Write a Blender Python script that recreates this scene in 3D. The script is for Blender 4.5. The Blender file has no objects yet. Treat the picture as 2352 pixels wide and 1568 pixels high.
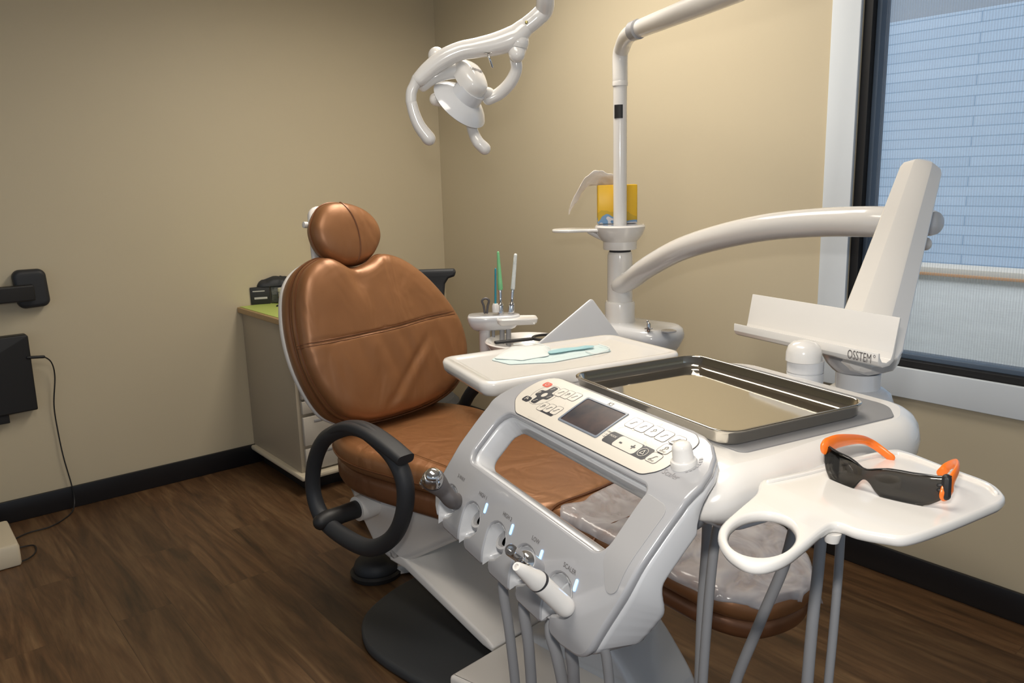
import bpy, bmesh, math, random
from mathutils import Vector, Matrix, geometry, noise
random.seed(7)
PI = math.pi
SC = bpy.context.scene
COL = SC.collection

# ------------------------------------------------------------------ camera
W, H, F = 2352, 1568, 1853.0
def _vd(x, y): return Vector((x-W/2, -(y-H/2), -F)).normalized()
_X = _vd(3526, 336); _Y = _vd(-350, 441); _Y = (_Y-_X*_Y.dot(_X)).normalized(); _Z = _X.cross(_Y)
ROT = Matrix((_X, _Y, _Z))
CAM = Vector((0, 0, 1.42))
cd = bpy.data.cameras.new('camera'); co = bpy.data.objects.new('camera', cd); COL.objects.link(co)
cd.sensor_width = 36; cd.lens = F/W*36; cd.clip_start = .02
co.matrix_world = Matrix.Translation(CAM) @ ROT.to_4x4()
SC.camera = co

def ray(px, py): return (ROT @ _vd(px, py)).normalized()
def P(px, py, x=None, y=None, z=None, d=None):
    """the point of the room seen at (px, py) that lies at height z / on plane x / on plane y / at distance d"""
    r = ray(px, py)
    if z is not None: t = (z-CAM.z)/r.z
    elif x is not None: t = (x-CAM.x)/r.x
    elif y is not None: t = (y-CAM.y)/r.y
    else: t = d
    return CAM + r*t

# delivery unit frame: u right, v away from the dentist, z up
UC = Vector((.96, .731, 0)); UU = Vector((-.194, -.981, 0)).normalized(); UV = Vector((-UU.y, UU.x, 0))
def G(u, v, z): return UC + UU*u + UV*v + Vector((0, 0, z))
def loc(p): q = p-UC; return Vector((q.dot(UU), q.dot(UV), q.z))
def Gv(px, py, v):
    r = ray(px, py); o = loc(CAM); t = (v-o.y)/r.dot(UV); return CAM+r*t
def Gu(px, py, u):
    r = ray(px, py); o = loc(CAM); t = (u-o.x)/r.dot(UU); return CAM+r*t

# ------------------------------------------------------------------ materials
def mat(name, col, rough=.5, metal=0, bump=0, bscale=60, var=0, vscale=8, coat=0, spec=.5, trans=0, emit=0, alpha=1, stretch=None, detail=3):
    m = bpy.data.materials.new(name); m.use_nodes = True; nt = m.node_tree; n = nt.nodes; l = nt.links
    b = n['Principled BSDF']; c = (*col, 1)
    b.inputs['Base Color'].default_value = c; b.inputs['Roughness'].default_value = rough; b.inputs['Metallic'].default_value = metal
    b.inputs['Coat Weight'].default_value = coat; b.inputs['Coat Roughness'].default_value = .08
    b.inputs['Specular IOR Level'].default_value = spec; b.inputs['Transmission Weight'].default_value = trans
    b.inputs['Alpha'].default_value = alpha
    if emit: b.inputs['Emission Color'].default_value = c; b.inputs['Emission Strength'].default_value = emit
    tc = n.new('ShaderNodeTexCoord'); mp = n.new('ShaderNodeMapping'); l.new(tc.outputs['Object'], mp.inputs[0])
    if stretch: mp.inputs['Scale'].default_value = stretch
    nz = n.new('ShaderNodeTexNoise'); nz.inputs['Scale'].default_value = vscale; nz.inputs['Detail'].default_value = detail; l.new(mp.outputs[0], nz.inputs[0])
    v = var if var else .012
    mx = n.new('ShaderNodeMix'); mx.data_type = 'RGBA'
    mx.inputs['A'].default_value = (*[max(0, k*(1-v)) for k in col], 1); mx.inputs['B'].default_value = (*[min(1, k*(1+v)) for k in col], 1)
    l.new(nz.outputs['Fac'], mx.inputs['Factor']); l.new(mx.outputs['Result'], b.inputs['Base Color'])
    if bump:
        n2 = n.new('ShaderNodeTexNoise'); n2.inputs['Scale'].default_value = bscale; n2.inputs['Detail'].default_value = 4; l.new(mp.outputs[0], n2.inputs[0])
        bp = n.new('ShaderNodeBump'); bp.inputs['Strength'].default_value = bump; bp.inputs['Distance'].default_value = .01
        l.new(n2.outputs['Fac'], bp.inputs['Height']); l.new(bp.outputs[0], b.inputs['Normal'])
    return m

M = {}
M['white'] = mat('white_gloss_plastic', (.79, .77, .74), .18, coat=.5)
M['white2'] = mat('white_satin_plastic', (.78, .75, .71), .38)
M['cool'] = mat('cool_white_plastic', (.66, .67, .69), .18, coat=.6)
M['silver'] = mat('silver_grey_plastic', (.39, .395, .415), .16, coat=.6)
M['silver2'] = mat('matte_silver_inlay', (.36, .36, .37), .42)
M['greypad'] = mat('grey_pad', (.24, .24, .245), .6)
M['gap'] = mat('dark_gap_rubber', (.03, .03, .035), .7)
M['cream'] = mat('cream_panel_film', (.66, .62, .55), .3, coat=.25)
M['ink'] = mat('dark_print', (.018, .02, .028), .35)
M['inkline'] = mat('thin_line_print', (.12, .11, .11), .5)
M['greyink'] = mat('grey_print', (.25, .24, .25), .5)
M['faint'] = mat('faint_circuit_print', (.58, .55, .49), .4)
M['red'] = mat('red_key', (.62, .08, .04), .3)
M['screen'] = None
M['bezel'] = mat('blue_grey_bezel', (.16, .19, .24), .3)
M['led'] = mat('blue_indicator_light', (.22, .50, 1.0), .3, emit=3)
M['steel'] = mat('polished_steel', (.56, .53, .47), .06, metal=1, bump=.01, bscale=5)
M['chrome'] = mat('chrome', (.72, .71, .70), .08, metal=1)
M['hpgrey'] = mat('dark_grey_handpiece', (.13, .12, .12), .4, metal=.3)
M['hose'] = mat('grey_silicone_hose', (.30, .30, .31), .45)
M['black'] = mat('black_plastic', (.012, .012, .013), .5, bump=.03, bscale=400)
M['blackm'] = mat('matte_black_rubber', (.022, .024, .028), .55, bump=.05, bscale=500)
M['dplate'] = mat('dark_grey_rubber_plate', (.035, .038, .042), .6, bump=.05, bscale=300)
M['base'] = mat('baseboard_black', (.008, .008, .010), .35)
M['trim'] = mat('window_trim_paint', (.74, .80, .86), .4)
M['orange'] = mat('orange_plastic', (.95, .20, .015), .35, coat=.3)
M['cabinet'] = mat('cabinet_laminate', (.42, .36, .27), .5)
M['cabinet2'] = mat('cabinet_drawer_front', (.50, .46, .40), .45)
M['cabedge'] = mat('cabinet_edge_cream', (.62, .55, .42), .45)
M['wood'] = mat('pale_wood_edge', (.45, .30, .15), .5, var=.2, vscale=30, stretch=(1, 8, 8))
M['mat'] = mat('yellow_green_mat', (.50, .62, .16), .6)
M['box'] = mat('black_carton', (.02, .02, .02), .5)
M['print'] = mat('white_print', (.55, .53, .5), .5)
M['film'] = mat('crumpled_dark_film', (.10, .10, .09), .35, var=.9, vscale=40, bump=.6, bscale=60)
M['bottle'] = mat('cream_bottle', (.72, .66, .5), .4)
M['cyan'] = mat('cyan_plastic', (.05, .38, .45), .4)
M['green'] = mat('green_plastic', (.22, .60, .28), .35)
M['teal'] = mat('teal_plastic', (.02, .25, .33), .35)
M['maskw'] = mat('white_mask_fabric', (.78, .82, .80), .8, bump=.25, bscale=90)
M['maskb'] = mat('pale_blue_mask_fabric', (.66, .78, .78), .8, bump=.25, bscale=90)
M['tissue'] = mat('white_tissue', (.85, .80, .74), .9, bump=.2, bscale=50)

def nodes(name):
    m = bpy.data.materials.new(name); m.use_nodes = True
    return m, m.node_tree.nodes, m.node_tree.links, m.node_tree.nodes['Principled BSDF']

def leather(name, c1, c2, rough=.33, metal=.35, wr=.35):
    m, n, l, b = nodes(name)
    tc = n.new('ShaderNodeTexCoord'); nz = n.new('ShaderNodeTexNoise'); nz.inputs['Scale'].default_value = 3.2; nz.inputs['Detail'].default_value = 3
    l.new(tc.outputs['Object'], nz.inputs[0])
    mx = n.new('ShaderNodeMix'); mx.data_type = 'RGBA'; mx.inputs['A'].default_value = (*c1, 1); mx.inputs['B'].default_value = (*c2, 1)
    l.new(nz.outputs['Fac'], mx.inputs['Factor']); l.new(mx.outputs['Result'], b.inputs['Base Color'])
    b.inputs['Roughness'].default_value = rough; b.inputs['Metallic'].default_value = metal
    b.inputs['Coat Weight'].default_value = .12; b.inputs['Coat Roughness'].default_value = .3
    mp = n.new('ShaderNodeMapping'); mp.inputs['Scale'].default_value = (3, 3, 1.1); l.new(tc.outputs['Object'], mp.inputs[0])
    w = n.new('ShaderNodeTexNoise'); w.inputs['Scale'].default_value = 3.0; w.inputs['Detail'].default_value = 2; w.inputs['Distortion'].default_value = .8; l.new(mp.outputs[0], w.inputs[0])
    g = n.new('ShaderNodeTexVoronoi'); g.inputs['Scale'].default_value = 420; l.new(tc.outputs['Object'], g.inputs[0])
    b1 = n.new('ShaderNodeBump'); b1.inputs['Strength'].default_value = wr; b1.inputs['Distance'].default_value = .03; l.new(w.outputs['Fac'], b1.inputs['Height'])
    b2 = n.new('ShaderNodeBump'); b2.inputs['Strength'].default_value = .05; b2.inputs['Distance'].default_value = .002; l.new(g.outputs['Distance'], b2.inputs['Height'])
    l.new(b1.outputs[0], b2.inputs['Normal']); l.new(b2.outputs[0], b.inputs['Normal'])
    return m
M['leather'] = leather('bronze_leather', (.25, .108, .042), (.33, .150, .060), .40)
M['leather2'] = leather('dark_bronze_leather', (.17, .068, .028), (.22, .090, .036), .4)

# wall paint
def wallmat():
    m, n, l, b = nodes('tan_wall_paint')
    tc = n.new('ShaderNodeTexCoord'); nz = n.new('ShaderNodeTexNoise'); nz.inputs['Scale'].default_value = 1.3; nz.inputs['Detail'].default_value = 5
    l.new(tc.outputs['Object'], nz.inputs[0])
    mx = n.new('ShaderNodeMix'); mx.data_type = 'RGBA'; mx.inputs['A'].default_value = (.585, .51, .365, 1); mx.inputs['B'].default_value = (.625, .545, .392, 1)
    l.new(nz.outputs['Fac'], mx.inputs['Factor']); l.new(mx.outputs['Result'], b.inputs['Base Color'])
    b.inputs['Roughness'].default_value = .55; b.inputs['Specular IOR Level'].default_value = .35
    n2 = n.new('ShaderNodeTexNoise'); n2.inputs['Scale'].default_value = 160; l.new(tc.outputs['Object'], n2.inputs[0])
    bp = n.new('ShaderNodeBump'); bp.inputs['Strength'].default_value = .06; bp.inputs['Distance'].default_value = .002
    l.new(n2.outputs['Fac'], bp.inputs['Height']); l.new(bp.outputs[0], b.inputs['Normal'])
    return m
M['wall'] = wallmat()
M['ceil'] = mat('ceiling_white', (.75, .73, .70), .9)

def floormat():
    m, n, l, b = nodes('wood_plank_floor')
    tc = n.new('ShaderNodeTexCoord')
    mp = n.new('ShaderNodeMapping'); mp.inputs['Rotation'].default_value = (0, 0, PI/2); mp.inputs['Location'].default_value = (.3, .06, 0)
    l.new(tc.outputs['Object'], mp.inputs[0])
    br = n.new('ShaderNodeTexBrick'); br.offset = .37
    for k, v in (('Scale', 1), ('Mortar Size', .0012), ('Mortar Smooth', .2), ('Brick Width', 1.22), ('Row Height', .18), ('Bias', 0)): br.inputs[k].default_value = v
    br.inputs['Color1'].default_value = (.30, .30, .30, 1); br.inputs['Color2'].default_value = (.70, .70, .70, 1); br.inputs['Mortar'].default_value = (.30, .30, .30, 1)
    l.new(mp.outputs[0], br.inputs[0])
    # grain: stretched along the planks (world y), shifted per plank
    sc = n.new('ShaderNodeVectorMath'); sc.operation = 'MULTIPLY'; sc.inputs[1].default_value = (14, 1.3, 1); l.new(tc.outputs['Object'], sc.inputs[0])
    ad = n.new('ShaderNodeVectorMath'); ad.operation = 'MULTIPLY_ADD'; ad.inputs[1].default_value = (37, 53, 0)
    l.new(br.outputs['Color'], ad.inputs[0]); l.new(sc.outputs[0], ad.inputs[2])
    g = n.new('ShaderNodeTexNoise'); g.inputs['Scale'].default_value = 1.0; g.inputs['Detail'].default_value = 6; g.inputs['Roughness'].default_value = .6; g.inputs['Distortion'].default_value = 1.2
    l.new(ad.outputs[0], g.inputs[0])
    g2 = n.new('ShaderNodeTexNoise'); g2.inputs['Scale'].default_value = 7; g2.inputs['Detail'].default_value = 5; l.new(ad.outputs[0], g2.inputs[0])
    rp = n.new('ShaderNodeValToRGB'); e = rp.color_ramp.elements
    e[0].position = .28; e[0].color = (.036, .021, .010, 1); e[1].position = .72; e[1].color = (.165, .098, .046, 1)
    x = rp.color_ramp.elements.new(.5); x.color = (.098, .050, .022, 1)
    l.new(g.outputs['Fac'], rp.inputs[0])
    m1 = n.new('ShaderNodeMix'); m1.data_type = 'RGBA'; m1.blend_type = 'OVERLAY'; m1.inputs['Factor'].default_value = .5
    l.new(rp.outputs[0], m1.inputs['A']); l.new(br.outputs['Color'], m1.inputs['B'])
    m2 = n.new('ShaderNodeMix'); m2.data_type = 'RGBA'; m2.blend_type = 'OVERLAY'; m2.inputs['Factor'].default_value = .45
    l.new(m1.outputs['Result'], m2.inputs['A']); l.new(g2.outputs['Fac'], m2.inputs['B'])
    l.new(m2.outputs['Result'], b.inputs['Base Color']); b.inputs['Roughness'].default_value = .42
    bp = n.new('ShaderNodeBump'); bp.inputs['Strength'].default_value = .15; bp.inputs['Distance'].default_value = .003
    l.new(g2.outputs['Fac'], bp.inputs['Height']); l.new(bp.outputs[0], b.inputs['Normal'])
    return m
M['floor'] = floormat()

def screenmat():
    m, n, l, b = nodes('dark_lcd_screen')
    tc = n.new('ShaderNodeTexCoord'); nz = n.new('ShaderNodeTexNoise'); nz.inputs['Scale'].default_value = 26; nz.inputs['Detail'].default_value = 4
    l.new(tc.outputs['Object'], nz.inputs[0])
    rp = n.new('ShaderNodeValToRGB'); e = rp.color_ramp.elements
    e[0].position = .35; e[0].color = (.014, .014, .022, 1); e[1].position = .75; e[1].color = (.075, .045, .04, 1)
    l.new(nz.outputs['Fac'], rp.inputs[0]); l.new(rp.outputs[0], b.inputs['Base Color'])
    b.inputs['Roughness'].default_value = .35; b.inputs['Specular IOR Level'].default_value = .15
    return m
M['screen'] = screenmat()

def plasticfilm(name, tint, rough, mixf, bump):
    """thin clear sheet: transparent mixed with a glossy/diffuse skin"""
    m, n, l, b = nodes(name)
    b.inputs['Base Color'].default_value = (*tint, 1); b.inputs['Roughness'].default_value = rough
    tr = n.new('ShaderNodeBsdfTransparent'); ms = n.new('ShaderNodeMixShader'); out = n['Material Output']
    tc = n.new('ShaderNodeTexCoord'); nz = n.new('ShaderNodeTexNoise'); nz.inputs['Scale'].default_value = 7; nz.inputs['Detail'].default_value = 2; nz.inputs['Distortion'].default_value = 2.5
    l.new(tc.outputs['Object'], nz.inputs[0])
    mr = n.new('ShaderNodeMapRange'); mr.inputs['From Min'].default_value = .3; mr.inputs['From Max'].default_value = .7
    mr.inputs['To Min'].default_value = max(0, mixf-.22); mr.inputs['To Max'].default_value = min(1, mixf+.22)
    l.new(nz.outputs['Fac'], mr.inputs['Value'])
    l.new(mr.outputs[0], ms.inputs[0]); l.new(tr.outputs[0], ms.inputs[1]); l.new(b.outputs[0], ms.inputs[2]); l.new(ms.outputs[0], out.inputs[0])
    if bump:
        bp = n.new('ShaderNodeBump'); bp.inputs['Strength'].default_value = bump; bp.inputs['Distance'].default_value = .02
        l.new(nz.outputs['Fac'], bp.inputs['Height']); l.new(bp.outputs[0], b.inputs['Normal'])
    return m
M['cover'] = plasticfilm('clear_plastic_cover', (.58, .55, .56), .16, .55, .45)
M['clear'] = plasticfilm('clear_acrylic', (.8, .78, .74), .08, .25, 0)

def glassmat(name, tint, gl=.08, rough=.03):
    m, n, l, b = nodes(name)
    tr = n.new('ShaderNodeBsdfTransparent'); tr.inputs[0].default_value = (*tint, 1)
    g = n.new('ShaderNodeBsdfGlossy'); g.inputs['Roughness'].default_value = rough
    fr = n.new('ShaderNodeFresnel'); fr.inputs['IOR'].default_value = 1.45
    ms = n.new('ShaderNodeMixShader'); l.new(fr.outputs[0], ms.inputs[0]); l.new(tr.outputs[0], ms.inputs[1]); l.new(g.outputs[0], ms.inputs[2])
    l.new(ms.outputs[0], n['Material Output'].inputs[0])
    return m
M['pane'] = glassmat('window_glass', (.93, .96, 1.0))
M['lens'] = glassmat('smoke_grey_lens', (.30, .29, .27))

def meshscreen():
    m, n, l, b = nodes('insect_screen_mesh')
    b.inputs['Base Color'].default_value = (.42, .48, .55, 1); b.inputs['Roughness'].default_value = .9
    tr = n.new('ShaderNodeBsdfTransparent'); ms = n.new('ShaderNodeMixShader')
    tc = n.new('ShaderNodeTexCoord')
    w = n.new('ShaderNodeTexWave'); w.bands_direction = 'Y'; w.inputs['Scale'].default_value = 38; w.inputs['Distortion'].default_value = .6
    w.inputs['Detail'].default_value = 2; l.new(tc.outputs['Object'], w.inputs[0])
    mr = n.new('ShaderNodeMapRange'); mr.inputs['To Min'].default_value = .10; mr.inputs['To Max'].default_value = .24; l.new(w.outputs['Fac'], mr.inputs['Value'])
    l.new(mr.outputs[0], ms.inputs[0]); l.new(tr.outputs[0], ms.inputs[1]); l.new(b.outputs[0], ms.inputs[2]); l.new(ms.outputs[0], n['Material Output'].inputs[0])
    return m
M['screenmesh'] = meshscreen()

def brickmat():
    m, n, l, b = nodes('blue_grey_painted_brick')
    tc = n.new('ShaderNodeTexCoord'); sx = n.new('ShaderNodeSeparateXYZ'); cx = n.new('ShaderNodeCombineXYZ')
    l.new(tc.outputs['Object'], sx.inputs[0]); l.new(sx.outputs['Y'], cx.inputs['X']); l.new(sx.outputs['Z'], cx.inputs['Y'])
    br = n.new('ShaderNodeTexBrick'); br.offset = .5
    for k, v in (('Scale', 1), ('Mortar Size', .004), ('Mortar Smooth', .6), ('Brick Width', 1.4), ('Row Height', .058), ('Bias', 0)): br.inputs[k].default_value = v
    br.inputs['Color1'].default_value = (.40, .50, .60, 1); br.inputs['Color2'].default_value = (.45, .55, .65, 1); br.inputs['Mortar'].default_value = (.20, .30, .40, 1)
    l.new(cx.outputs[0], br.inputs[0]); l.new(br.outputs['Color'], b.inputs['Base Color']); b.inputs['Roughness'].default_value = .9
    return m
M['brick'] = brickmat()
M['concrete'] = mat('rough_grey_render', (.80, .79, .74), .9, var=.14, vscale=5, stretch=(1, .5, 5), bump=.2, bscale=30)
M['capstrip'] = mat('tan_flashing', (.70, .62, .50), .6)
M['rust'] = mat('orange_edge_strip', (.62, .30, .10), .6)

def tissuebox():
    m, n, l, b = nodes('yellow_tissue_pack_print')
    tc = n.new('ShaderNodeTexCoord'); sp = n.new('ShaderNodeSeparateXYZ'); l.new(tc.outputs['Object'], sp.inputs[0])
    nz = n.new('ShaderNodeTexNoise'); nz.inputs['Scale'].default_value = 22; nz.inputs['Detail'].default_value = 1; l.new(tc.outputs['Object'], nz.inputs[0])
    ma = n.new('ShaderNodeMath'); ma.operation = 'MULTIPLY_ADD'; ma.inputs[1].default_value = .09; l.new(nz.outputs['Fac'], ma.inputs[0]); l.new(sp.outputs['Z'], ma.inputs[2])
    rp = n.new('ShaderNodeValToRGB'); rp.color_ramp.interpolation = 'CONSTANT'; e = rp.color_ramp.elements
    e[0].position = 0; e[0].color = (.13, .28, .50, 1); e[1].position = .063; e[1].color = (.62, .40, .03, 1)
    for p, c in ((.040, (.72, .70, .72, 1)), (.052, (.20, .36, .58, 1)), (.085, (.80, .48, .02, 1))):
        x = rp.color_ramp.elements.new(p); x.color = c
    l.new(ma.outputs[0], rp.inputs[0]); l.new(rp.outputs[0], b.inputs['Base Color']); b.inputs['Roughness'].default_value = .35
    return m
M['pack'] = tissuebox()

# ------------------------------------------------------------------ mesh helpers
def smooth_closed(pts, n=6):
    out = []; N = len(pts)
    for i in range(N):
        p0, p1, p2, p3 = [Vector(pts[(i+k-1) % N]) for k in range(4)]
        for j in range(n):
            t = j/n; out.append(.5*((2*p1)+(p2-p0)*t+(2*p0-5*p1+4*p2-p3)*t*t+(3*p1-p0-3*p2+p3)*t**3))
    return out
def smooth_open(pts, n=8):
    P_ = [Vector(p) for p in pts]; P_ = [P_[0]*2-P_[1]]+P_+[P_[-1]*2-P_[-2]]; out = []
    for i in range(1, len(P_)-2):
        p0, p1, p2, p3 = P_[i-1:i+3]
        for j in range(n):
            t = j/n; out.append(.5*((2*p1)+(p2-p0)*t+(2*p0-5*p1+4*p2-p3)*t*t+(3*p1-p0-3*p2+p3)*t**3))
    out.append(P_[-2].copy()); return out
def rounded(pts, rad, n=6):
    """polygon with rounded corners; rad a number or a list"""
    out = []; N = len(pts)
    for i in range(N):
        a, b, c = Vector(pts[i-1]), Vector(pts[i]), Vector(pts[(i+1) % N]); r = rad[i] if isinstance(rad, (list, tuple)) else rad
        if r <= 0: out.append(b); continue
        d1, d2 = (a-b), (c-b); ang = d1.angle(d2); tl = min(r/math.tan(ang/2), d1.length*.49, d2.length*.49)
        s, e = b+d1.normalized()*tl, b+d2.normalized()*tl
        for k in range(n+1):
            t = k/n; out.append(_arc(b, s, e, t, ang))
    return out
def _arc(b, s, e, t, ang):
    # rational quadratic: true circular fillet
    w = math.sin(ang/2); a = (1-t)**2; bb = 2*t*(1-t)*w; c = t*t
    return (s*a+b*bb+e*c)/(a+bb+c)
def rect(x0, x1, y0, y1, r, n=6): return rounded([Vector((x0, y0)), Vector((x1, y0)), Vector((x1, y1)), Vector((x0, y1))], r, n)
def circle(cx, cy, r, n=40, ry=None): return [Vector((cx+r*math.cos(2*PI*i/n), cy+(ry or r)*math.sin(2*PI*i/n))) for i in range(n)]
def area(p): return .5*sum(p[i-1].x*p[i].y-p[i].x*p[i-1].y for i in range(len(p)))
def ccw(p): p = [Vector((q[0], q[1])) for q in p]; return p if area(p) > 0 else p[::-1]
def inset(p, d):
    if abs(d) < 1e-9: return [q.copy() for q in p]
    N = len(p); out = []
    for i in range(N):
        a, b, c = p[i-1], p[i], p[(i+1) % N]; e1 = (b-a); e2 = (c-b)
        if e1.length < 1e-9: e1 = e2
        if e2.length < 1e-9: e2 = e1
        n1 = Vector((-e1.y, e1.x)).normalized(); n2 = Vector((-e2.y, e2.x)).normalized(); m = n1+n2
        if m.length < 1e-6: m = n1
        m.normalize(); k = max(.45, m.dot(n1)); out.append(b+m*(d/k))
    return out
def frame(o, a, b):
    a = Vector(a).normalized(); b = Vector(b); b = (b-a*b.dot(a)).normalized(); n = a.cross(b)
    return lambda x, y, h=0: o+a*x+b*y+n*h

class MB:
    def __init__(s): s.v = []; s.f = []; s.m = []; s.k = 0
    def mtl(s, k): s.k = k; return s
    def add(s, vs, fs):
        o = len(s.v); s.v += [Vector(v) for v in vs]; s.f += [[i+o for i in f] for f in fs]; s.m += [s.k]*len(fs); return s
    def sweep(s, outline, f, prof, holes=(), cap0=True, cap1=True):
        """rings of the outline inset by prof[i][0] at height prof[i][1]; f maps (x,y,h) to the room"""
        loops = [(ccw(outline), 1)]+[(ccw(h), -1) for h in holes]; vs = []; fs = []; idx = []
        for L, sg in loops:
            n = len(L); rows = []
            for ins, h in prof:
                q = inset(L, ins*sg); rows.append((len(vs), q)); vs += [f(p.x, p.y, h) for p in q]
            for (a, _), (b, _) in zip(rows, rows[1:]):
                for i in range(n):
                    j = (i+1) % n; qd = [a+i, a+j, b+j, b+i]; fs.append(qd if sg > 0 else qd[::-1])
            idx.append(rows)
        for end, on in ((0, cap0), (-1, cap1)):
            if not on: continue
            rr = [r[end] for r in idx]; poly = [[Vector((p.x, p.y, 0)) for p in q] for _, q in rr]; mp = []
            for st, q in rr: mp += list(range(st, st+len(q)))
            for t in geometry.tessellate_polygon(poly):
                tri = [mp[k] for k in t]; flat = [p for q in poly for p in q]
                A = (flat[t[1]]-flat[t[0]]).cross(flat[t[2]]-flat[t[0]]).z
                if A < 0: tri.reverse()
                fs.append(tri if end == -1 else tri[::-1])
        return s.add(vs, fs)
    def slab(s, outline, f, h0, h1, r=.002, holes=(), seg=3, rb=None):
        rb = r if rb is None else rb; pr = []
        for k in range(seg+1): t = k/seg*PI/2; pr.append((rb*(1-math.sin(t)), h0+rb*(1-math.cos(t))))
        for k in range(seg+1): t = k/seg*PI/2; pr.append((r*(1-math.cos(t)), h1-r*(1-math.sin(t))))
        return s.sweep(outline, f, pr, holes)
    def box(s, x0, x1, y0, y1, z0, z1, r=.003, f=None, rc=None):
        f = f or (lambda x, y, h: Vector((x, y, h)))
        return s.slab(rect(x0, x1, y0, y1, rc if rc is not None else r, 3), f, z0, z1, r, seg=2)
    def dome(s, outline, f, prof):
        """rings scaled about the centre: prof = (scale, h); last ring closes to a point"""
        L = ccw(outline); c = sum(L, Vector((0, 0)))/len(L); n = len(L); vs = []; fs = []
        for sc, h in prof: vs += [f(*(c+(p-c)*sc), h) for p in L]
        for k in range(len(prof)-1):
            for i in range(n): j = (i+1) % n; fs.append([k*n+i, k*n+j, (k+1)*n+j, (k+1)*n+i])
        vs.append(f(c.x, c.y, prof[-1][1])); e = len(vs)-1; k = (len(prof)-1)*n
        fs += [[k+i, k+(i+1) % n, e] for i in range(n)]
        vs.append(f(c.x, c.y, prof[0][1])); e = len(vs)-1; fs += [[(i+1) % n, i, e] for i in range(n)]
        return s.add(vs, fs)
    def lathe(s, prof, o, axis=(0, 0, 1), n=32, closed=False):
        ax = Vector(axis).normalized(); a = ax.orthogonal().normalized(); b = ax.cross(a); vs = []; fs = []; o = Vector(o)
        for r, h in prof:
            for i in range(n): t = 2*PI*i/n; vs.append(o+ax*h+(a*math.cos(t)+b*math.sin(t))*max(r, 1e-5))
        for k in range(len(prof)-1):
            for i in range(n): j = (i+1) % n; fs.append([k*n+i, k*n+j, (k+1)*n+j, (k+1)*n+i])
        if closed:
            k = len(prof)-1
            for i in range(n): j = (i+1) % n; fs.append([k*n+i, k*n+j, j, i])
        else: fs.append([i for i in range(n)][::-1]); fs.append([(len(prof)-1)*n+i for i in range(n)])
        return s.add(vs, fs)
    def tube(s, pts, rad, n=14, sub=6, ends='round', closed=False, sec=None, up=None):
        """round tube through pts (or with section sec = list of 2D unit points, in the frame of up)"""
        R = rad if isinstance(rad, (list, tuple)) else [rad]*len(pts)
        if closed: Q = smooth_closed([Vector((*p, r)) for p, r in zip(pts, R)], sub)
        elif sub > 1: Q = smooth_open([Vector((*p, r)) for p, r in zip(pts, R)], sub)
        else: Q = [Vector((*p, r)) for p, r in zip(pts, R)]
        C = [Vector(q[:3]) for q in Q]; rr = [q[3] for q in Q]; N = len(C)
        if not closed and ends == 'round':
            t0 = (C[0]-C[1]).normalized(); t1 = (C[-1]-C[-2]).normalized(); r0, r1 = rr[0], rr[-1]
            A = [(C[0]+t0*r0*math.sin(a), r0*math.cos(a)) for a in (PI/2*.98, PI/2*.8, PI/2*.55, PI/2*.27)]
            B = [(C[-1]+t1*r1*math.sin(a), r1*math.cos(a)) for a in (PI/2*.27, PI/2*.55, PI/2*.8, PI/2*.98)]
            C = [a for a, _ in A]+C+[b for b, _ in B]; rr = [a for _, a in A]+rr+[b for _, b in B]; N = len(C)
        sec = sec or [(math.cos(2*PI*i/n), math.sin(2*PI*i/n)) for i in range(n)]; n = len(sec)
        T = []
        for i in range(N):
            a = C[(i-1) % N] if (closed or i > 0) else C[0]; b = C[(i+1) % N] if (closed or i < N-1) else C[-1]; T.append((b-a).normalized())
        U = Vector(up) if up is not None else T[0].orthogonal(); U = (U-T[0]*U.dot(T[0])).normalized(); vs = []; fs = []
        for i in range(N):
            if up is not None: U = Vector(up)
            U = U-T[i]*U.dot(T[i]); U.normalize(); Wv = T[i].cross(U)
            vs += [C[i]+(Wv*x+U*y)*rr[i] for x, y in sec]
        for k in range(N if closed else N-1):
            k2 = (k+1) % N
            for i in range(n): j = (i+1) % n; fs.append([k*n+i, k*n+j, k2*n+j, k2*n+i])
        if not closed: fs.append(list(range(n))[::-1]); fs.append([(N-1)*n+i for i in range(n)])
        return s.add(vs, fs)
    def ball(s, c, r, n=20, sc=(1, 1, 1)):
        vs = []; fs = []; m = n//2; c = Vector(c)
        for i in range(m+1):
            a = PI*i/m
            for j in range(n): b = 2*PI*j/n; vs.append(c+Vector((math.sin(a)*math.cos(b)*r*sc[0], math.sin(a)*math.sin(b)*r*sc[1], math.cos(a)*r*sc[2])))
        for i in range(m):
            for j in range(n): k = (j+1) % n; fs.append([i*n+j, (i+1)*n+j, (i+1)*n+k, i*n+k])
        return s.add(vs, fs)
    def text(s, string, size, f, align='CENTER', h=.0, bold=0.0):
        """flat lettering: f(x, y, h)"""
        cu = bpy.data.curves.new('lettering', 'FONT'); cu.body = string; cu.size = size; cu.align_x = align; cu.align_y = 'CENTER'; cu.offset = bold; cu.resolution_u = 3
        ob = bpy.data.objects.new('lettering', cu); COL.objects.link(ob)
        bpy.context.view_layer.update(); dg = bpy.context.evaluated_depsgraph_get(); me = bpy.data.meshes.new_from_object(ob.evaluated_get(dg))
        s.add([f(v.co.x, v.co.y, h) for v in me.vertices], [list(p.vertices) for p in me.polygons])
        bpy.data.objects.remove(ob); bpy.data.curves.remove(cu); bpy.data.meshes.remove(me); return s
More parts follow.
